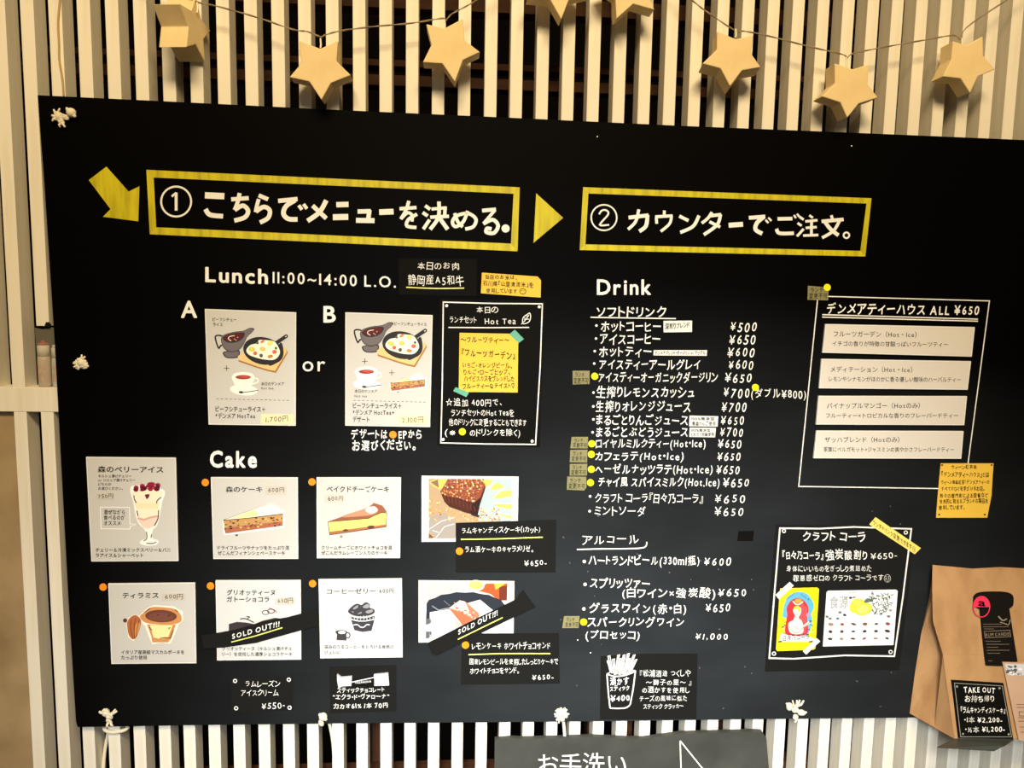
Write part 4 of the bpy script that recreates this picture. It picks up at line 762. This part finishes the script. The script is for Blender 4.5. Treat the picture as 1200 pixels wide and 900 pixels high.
# ------------------------------------------------------------------ stars on a cord
def star3(front, back, label):
    """front/back: ten 3D points each, outer tip first"""
    M = MB(); n = 10
    nrm = sum((front[i].cross(front[(i+1) % n]) for i in range(n)), Vector())
    if nrm.dot(front[0]-back[0]) < 0: front, back = front[::-1], back[::-1]
    M.raw(front+back, [list(range(n)), list(range(2*n-1, n-1, -1))]+[[i, i+n, (i+1) % n+n, (i+1) % n] for i in range(n)], STARM)
    return M.build('hanging_star', label=label, cat='star', group='paper stars hung on a cord', bevel=0.0016)
YS, TH = -0.062, 0.038
def star_px(P, label, shift=(0, 0)):
    fr = [at(u, v, YS) for u, v in P]; bk = [p+Vector((shift[0], TH, shift[1])) for p in fr]; return star3(fr, bk, label)
def star_reg(cx, cy, R, ang, label, yaw=0, tilt=0, TH=TH):
    c = at(cx, cy, YS+TH/2); r = R*1.44/FPX*1.03; fr = []; bk = []
    for k in range(10):
        a = math.radians(ang+36*k); rr2 = r if k % 2 == 0 else r*.5
        for L, yv in ((fr, -TH/2), (bk, TH/2)):
            p = Vector((rr2*math.cos(a), yv, -rr2*math.sin(a))); p = Matrix.Rotation(tilt, 3, 'X') @ p; p = Matrix.Rotation(yaw, 3, 'Z') @ p; L.append(c+p)
    return star3(fr, bk, label)
g = FX(240, 0, 5)
s1 = star_reg(214, 33, 35, -86, 'star turned side-on at the left end of the cord', yaw=1.42, TH=0.05)
s2 = star_px([g(*p) for p in [(552, 237), (676, 285), (780, 237), (772, 358), (855, 440), (738, 487), (683, 585), (612, 478), (495, 452), (565, 370)]], 'level star second from the left end of the cord')
g = FX(480, 0, 5)
s3 = star_px([g(*p) for p in [(97, 140), (205, 165), (312, 108), (322, 235), (413, 305), (312, 352), (265, 480), (192, 372), (77, 365), (128, 262)]], 'tilted star third from the left end of the cord')
s4 = star_reg(653, -14, 37, 84, 'left of the two stars cut off by the top of the photo')
s5 = star_reg(735, -11, 37, 111, 'right of the two stars cut off by the top of the photo')
g = FX(720, 0, 5)
s6 = star_px([g(*p) for p in [(602, 182), (712, 228), (815, 205), (800, 310), (858, 393), (748, 412), (678, 505), (622, 400), (515, 372), (600, 290)]], 'star third from the right end of the cord', (0.004, -0.006))
g = FX(960, 0, 5)
s7 = star_px([g(*p) for p in [(92, 370), (200, 405), (292, 375), (285, 490), (345, 572), (232, 607), (165, 690), (125, 600), (15, 565), (92, 490)]], 'lowest hanging star, second from the right end')
s8 = star_px([g(*p) for p in [(785, 240), (865, 265), (960, 212), (962, 325), (1032, 405), (930, 448), (885, 545), (830, 460), (725, 448), (775, 350)]], 'star at the right end of the cord')
cord = empty('fairy_cord', at(600, -20, -0.04), label='thin grey wire cord swagged across the slats carrying the stars', cat='cord')
M = MB(); CP = [(150, -40), (195, -14), (230, 2), (253, 7), (300, 20), (343, 34.5), (360, 37), (375.5, 43), (381, 41), (400, 36), (440, 31), (483, 27), (518, 21.5), (522, 24), (530, 16), (547, 7), (563, -3), (600, -30), (650, -46), (695, -38), (735, -46), (780, -25), (813, 2), (830, 15), (862, 36), (872, 36.5), (900, 42), (950, 55), (988, 64), (992, 69), (999, 63), (1027, 57), (1083, 47), (1117, 41.5), (1126, 46), (1133, 32), (1177, 2), (1230, -30)]
pts = [at(u, v, -0.042) for u, v in smooth(CP, False, 6)]
for ph in (0, math.pi):
    M.tube([p+Vector((0, math.cos(i*.9+ph), math.sin(i*.9+ph)))*0.0008 for i, p in enumerate(pts)], 0.0009, CORDM, 6)
M.build('wire', cord)
CLR = mat('clear_plastic_bulb', (236, 226, 200), 0.3, 0.5)
for (u, v, dy) in ((231, 6, 9), (375.5, 48, 8), (521, 26, 8), (862, 37, 7), (992, 70, 8), (1127, 48, 5), (652, -44, 10), (736, -44, 10)):
    M = MB(); M.tube([at(u, v-3, -0.042), at(u+.6, v+dy*.5, -0.043), at(u, v+dy, -0.044)], 0.0016, CLR, 7); M.build('bulb_stem', cord)
M = MB(); M.tube([at(u, v, -0.0028) for u, v in smooth([(70.5, -20), (70, 0), (68, 26), (69, 50), (69.5, 70), (73, 92), (74.4, 112)], False, 4)], 0.0016, TWINE, 6)
M.build('twine', label='loose natural twine hanging down a slat to the board', cat='twine')

# ------------------------------------------------------------------ paper bag
bag = empty('paper_bag', at(1160, 866, -0.06), label='brown kraft paper bag standing at the lower right of the board', cat='paper bag')
def yfront(v): return -0.034-(v-662)/(866-662)*0.072
def bf(u, v, d=0): return at(u, v, yfront(v)-d)
Lx = [(1093, 662), (1092.5, 690), (1093.5, 728), (1105, 766), (1109, 800), (1119, 866)]
Rx = [(1262, 667), (1262, 692), (1262, 730), (1270, 768), (1274, 801), (1284, 866)]
M = MB()
hole = [(1164+24*math.copysign(abs(math.cos(a))**.6, math.cos(a)), 704+11*math.copysign(abs(math.sin(a))**.6, math.sin(a))) for a in [k*math.pi/14 for k in range(28)]]
outer = Lx[:4]+[(1178, 768)]+Rx[3::-1]+[(1220, 667), (1172, 664.5), (1140, 666.3), (1115, 664)]
P2d = [Vector((p[0], p[1], 0)) for p in outer]; H2d = [Vector((p[0], p[1], 0)) for p in hole]
tri = tessellate_polygon([P2d, H2d]); allp = outer+hole
M.raw([bf(*p) for p in allp], [list(t) for t in tri], KRAFT)
lowL = [(1105, 766), (1109, 800), (1119, 866)]; lowR = [(1270, 768), (1274, 801), (1284, 866)]
M.raw([bf(*p) for p in lowL+[(1178, 768)]+lowR], [[0, 3, 4, 5, 1], [1, 5, 6, 2]], KRAFT)
M.build('front_panel', bag)
YBK = YB-0.002
back = [at(u, v, YBK) for u, v in ((1094, 668), (1089, 700), (1080, 740), (1072, 790), (1066, 836))]
mid = [(at(*a, yfront(a[1]))+b)/2 for a, b in zip([Lx[0], Lx[1], Lx[2], Lx[3], Lx[5]], back)]
inn = (0.0, 0.006, 0.02, 0.03, 0.006)
mid = [m+Vector((d, 0, 0)) for m, d in zip(mid, inn)]
frn = [bf(*p) for p in (Lx[0], Lx[1], Lx[2], Lx[3], Lx[5])]
M = MB(); n = 5
M.raw(frn+mid+back, [[i, i+1, n+i+1, n+i] for i in range(4)]+[[n+i, n+i+1, 2*n+i+1, 2*n+i] for i in range(4)], KRAFT)
M.build('side_gusset', bag)
backR = [Vector((at(1300, 700, YBK).x, YBK, p.z)) for p in back]; frR = [bf(*p) for p in (Rx[0], Rx[1], Rx[2], Rx[3], Rx[5])]
M = MB(); M.raw(back+backR, [[i, n+i, n+i+1, i+1] for i in range(4)], KRAFT); M.build('back_panel', bag)
M = MB(); M.raw(frR+backR, [[i, n+i, n+i+1, i+1] for i in range(4)], KRAFT); M.build('side_gusset', bag)
M = MB(); M.raw([frn[4], frR[4], backR[4], back[4]], [[0, 1, 2, 3]], KRAFT); M.build('base', bag)
M = MB(); M.tube([bf(1105, 766, .0004), bf(1140, 767, .0004), bf(1178, 768, .0004)], 0.0004, KRAFT, 5); M.tube([bf(a, b, .0003) for a, b in Lx], 0.0006, KRAFT, 5); M.build('crease', bag)
# black swing tag through the bag's handle slot
TAGM = mat('black_tag_card', (22, 18, 15), 0.6, 0.1)
tagr = empty('swing_tag', bf(1168, 740), label='black swing tag hanging out of the handle slot of the bag', cat='tag')
M = MB()
inside = [bf(u, v, -0.003) for u, v in ((1136, 686), (1192, 686), (1190, 716), (1147, 718))]
M.raw(inside+[p+Vector((0, .0008, 0)) for p in inside], [[3, 2, 1, 0], [4, 5, 6, 7]], TAGM)
q = [bf(u, v, 0.0025) for u, v in ((1148.5, 714), (1182.5, 711), (1187, 740), (1193.5, 781.5), (1155, 780), (1151, 745))]
M.raw(q+[p+Vector((0, .001, 0)) for p in q], [[5, 4, 3, 2, 1, 0], [6, 7, 8, 9, 10, 11]]+[[i, 6+i, 6+(i+1) % 6, (i+1) % 6] for i in range(6)], TAGM)
M.build('tag_card', tagr)
def bletters(parent, rows, m, d, name='lettering', **k):
    M = MB()
    for r in rows: text(M, *r, 0, m, **k)
    return M, name, parent
def reproj(M, d):      # move flat lettering onto the sloping bag front
    for i, v in enumerate(M.v):
        dr = v-CAM; px_ = 600+FPX*dr.dot(AR)/dr.dot(AF); py_ = 450-FPX*dr.dot(AU)/dr.dot(AF); M.v[i] = bf(px_, py_, d)
TINK = ink((150, 134, 112))
M = MB(); text(M, 'RUM CANDIS', 1155, 1183, 746, 744.5, 4, 0, TINK); reproj(M, .003); M.line([(1153.5, 740), (1183.5, 738.5), (1184.5, 746), (1154.5, 747.5)], .5, 0, TINK, True); 
for (a, b, v) in ((1152, 1174, 731.5), (1152, 1182, 734.5), (1153, 1165, 737), (1155, 1173, 751.5), (1156, 1183, 755), (1156.5, 1170, 758.5), (1156.5, 1183, 762), (1157, 1172, 765.5), (1158, 1163, 774.5)): M.line([(a, v), (b, v)], .8, 0, ink((104, 92, 76)))
P = smooth([(1170, 722), (1175, 727), (1180, 725)], False); M.line(P, 1.6, 0, TINK); M.line(smooth([(1172, 729), (1178, 731), (1182, 732), (1184, 726)], False), 1, 0, TINK)
reproj(M, .003); M.build('lettering', tagr)
M = MB(); PK = ink((226, 52, 84)); M.ring(1150.3, 711, 9.6, 12, 1.3, 0, PK); reproj(M, .0042)
M2 = MB(); M2.ell(1150.3, 711, 9.8, 12, 0, PK, arc=(178, 362)); reproj(M2, .004)
M.raw(M2.v, M2.f, PK); M2 = MB(); text(M2, 'a', 1146.5, 1155, 710, 710.5, 9, 0, INK, bold=.04); reproj(M2, .0044); M.raw(M2.v, M2.f, INK)
M2 = MB(); M2.prism([(1148, 713), (1157.5, 713), (1157, 721), (1149, 721.5)], 0, .0005, TAGM); reproj(M2, .0038); M.raw(M2.v, M2.f, TAGM)
M.build('round_sticker', tagr)
# take-out sign at the foot of the bag
sg = empty('takeout_sign', bf(1150, 866), label='small black takeout price sign leaning on the bag front', cat='sign')
q = [(1115.5, 797.3), (1176, 801), (1187.5, 866), (1123.7, 865)]
M = MB(); a = [bf(u, v, .004) for u, v in q]; b = [p+Vector((0, .003, 0)) for p in a]; M.raw(a+b, [[3, 2, 1, 0], [4, 5, 6, 7]]+[[i, 4+i, 4+(i+1) % 4, (i+1) % 4] for i in range(4)], BPAP); M.build('sign_card', sg)
fl = [bf(1123.5, 865, .004), bf(1188, 866, .004), at(1178, 873, -0.145), at(1165, 879.5, -0.15), at(1098, 875.5, -0.15), bf(1117, 866, .004)]
M = MB(); M.raw(fl+[p+Vector((0, 0, -.0015)) for p in fl], [[0, 1, 2, 3, 4, 5], [11, 10, 9, 8, 7, 6]]+[[i, 6+i, 6+(i+1) % 6, (i+1) % 6] for i in range(6)], mat('black_card_painted_sheen', (66, 68, 64), 0.4, 0.5)); M.build('fold_out_base', sg)  # same black card, its glancing sheen painted in as a lighter base colour
M = MB(); M.line([(1118.5, 800.5), (1174.5, 803.8), (1185.5, 863.5), (1125.8, 863.5)], .7, 0, ink((150, 150, 140)), True)
for p in ((1121.5, 804.5), (1171.3, 806.5), (1128.6, 860), (1182, 860.5)): M.ell(*p, 1.3, 1.3, 0, ink((150, 150, 130)), n=10)
reproj(M, .0046); M.build('border', sg)
M = MB()
for r in [('TAKE OUT', 1129.5, 1166, 811, 812.5, 6.8), ('お持ち帰り', 1131, 1165, 822, 822, 6.2), ('『ラムキャンディスケーキ』', 1126, 1178, 834.5, 835.5, 6), ('・1本 ¥2,200-', 1130, 1174.5, 846.5, 846.5, 5.8), ('・½本 ¥1,200-', 1131, 1177.5, 858, 857.5, 6)]: text(M, *r, 0, WPAINT, bold=.014, jit=.7)
reproj(M, .0047); M.build('lettering', sg)
# leaflet right of the sign
lf = empty('product_leaflet', bf(1230, 868), label='pinkish leaflet with a pebble photo cut off by the right photo edge', cat='leaflet')
q = [(1175, 776), (1262, 778), (1286, 870), (1194, 867.5)]
M = MB(); a = [bf(u, v, .0045) for u, v in q]; b = [p+Vector((0, .002, 0)) for p in a]; M.raw(a+b, [[3, 2, 1, 0], [4, 5, 6, 7]]+[[i, 4+i, 4+(i+1) % 4, (i+1) % 4] for i in range(4)], mat('pinkish_leaflet', (198, 164, 138), 0.6, 0.25, (14, (176, 138, 112), 0.8, (1, 1, 1)))); M.build('sheet', lf)
M = MB(); M.poly([(1177.5, 778), (1260, 779.5), (1264, 793), (1181, 791)], 0, ink((206, 206, 208)))
for k in range(60):
    u = rr.uniform(1179, 1258); v = rr.uniform(780, 790); M.ell(u, v, rr.uniform(1, 2.6), rr.uniform(.8, 1.8), -0.0001*k/10, ink(rr.choice([(236, 236, 238), (120, 122, 128), (176, 178, 184), (84, 86, 92)])), n=10)
v0 = list(M.v); reproj(M, .005)
for i, v in enumerate(M.v): M.v[i] = v+Vector((0, -0.0004*(-v0[i].y/0.0006), 0))
M.build('pebble_photo', lf)
M = MB()
for (a, v) in ((1191, 825.5), (1191.5, 829), (1193, 841), (1193.5, 845), (1195, 852), (1196, 858)): M.line([(a, v), (1252, v+1)], .8, 0, ink((110, 84, 70)))
M.line([(1194, 834), (1214, 834.5), (1215, 839.5), (1195, 839)], .7, 0, ink((80, 60, 50)), True); reproj(M, .0052); M.build('lettering', lf)

# ------------------------------------------------------------------ toilet sign below
lo = [(580, 867), (600, 865.5), (611, 866.2), (650, 865.3), (695, 863.7), (738, 866), (755, 866), (797.5, 860), (885, 857.5), (893.7, 858), (898, 865), (901, 900), (904, 985), (578, 990)]
M = MB(); M.prism(lo, -0.012, -0.0005, mat('chalkboard_grey', (62, 62, 58), 0.6, 0.2, (8, (88, 88, 82), 0.6, (1, 1, 1))))
o = M.build('chalkboard_sign', label='grey chalkboard sign cut off below the menu board', cat='sign'); y = -0.012-EPS
letters(o, y, WPAINT, [('お手洗い', 631, 734, 905, 905, 20)], jit=0.3, bold=-0.006, em=True)
M = MB(); M.line([(797, 868), (799, 925)], 1.5, y, WPAINT); M.line([(797, 868), (826, 904), (842, 925)], 1.5, y, WPAINT); M.build('arrow_drawing', o)

# ------------------------------------------------------------------ bottles on the rail at the left
def bottle(u, v0, v1, rpx, y, label, capm, bodym):
    a, b = at(u, v1, y), at(u, v0, y); z0 = ZR1; hgt = b.z-z0; r = px(rpx)
    root = empty('small_bottle', (a.x, y, z0), label=label, cat='bottle', group='small bottles on the rail')
    M = MB(); M.lathe(a.x, y, [(r*.9, z0), (r, z0+.004), (r, z0+hgt*.58), (r*.92, z0+hgt*.66)], bodym); M.build('body', root)
    M = MB(); M.lathe(a.x, y, [(r*.94, z0+hgt*.66), (r*.94, z0+hgt*.88), (r*.8, z0+hgt*.9)], mat('white_bottle_band', (230, 222, 206), .5, .3)); M.build('collar', root)
    M = MB(); M.lathe(a.x, y, [(r*.8, z0+hgt*.9), (r*.8, z0+hgt*.95), (r*.3, z0+hgt*.96), (r*.25, z0+hgt)], capm); M.build('cap', root)
    M = MB(); M.raw([(a.x+r*1.005*math.sin(t), y-r*1.005*math.cos(t), z) for z in (z0+hgt*.12, z0+hgt*.5) for t in (-.7, -.35, 0, .35, .7)], [[i, i+1, i+6, i+5] for i in range(4)], mat('bottle_sticker', (214, 186, 160), .6, .2, (90, (170, 60, 50), .5, (1, 1, 1)))); M.build('bottle_sticker', root)
bottle(53, 399, 452, 6.6, 0.012, 'small bottle with a red cap in the gap beside the board', mat('red_cap', (170, 44, 36), .5, .3), mat('milky_bottle', (206, 186, 164), .4, .4))
bottle(69, 402, 452, 6.2, 0.016, 'small white bottle half hidden behind the board edge', mat('white_cap', (226, 226, 222), .5, .3), mat('pale_bottle', (206, 208, 204), .4, .4))
m = bpy.data.materials.new('clear_film'); m.use_nodes = True; nt = m.node_tree; b = nt.nodes['Principled BSDF']; b.inputs['Base Color'].default_value = (.6, .54, .42, 1); b.inputs['Alpha'].default_value = .14; b.inputs['Roughness'].default_value = .25
M = MB(); q = [(40.5, 384), (50, 386), (58, 384), (72, 383), (76, 450), (46, 452)]; M.prism(q, 0.0, 0.0004, m); M.build('plastic_film', label='clear plastic film in front of the small bottles', cat='plastic film')
M = MB(); M.prism([(52.5, 379.5), (58, 379.5), (58, 383), (52.5, 383)], -0.006, 0.0, BCH); M.prism([(53.5, 377.5), (57, 377.5), (57, 379.5), (53.5, 379.5)], -0.004, 0.0, BCH); M.build('black_clip', label='tiny black clip at the cut slat end above the bottles', cat='clip')

bpy.data.objects.remove(_fo); bpy.data.curves.remove(_fc)
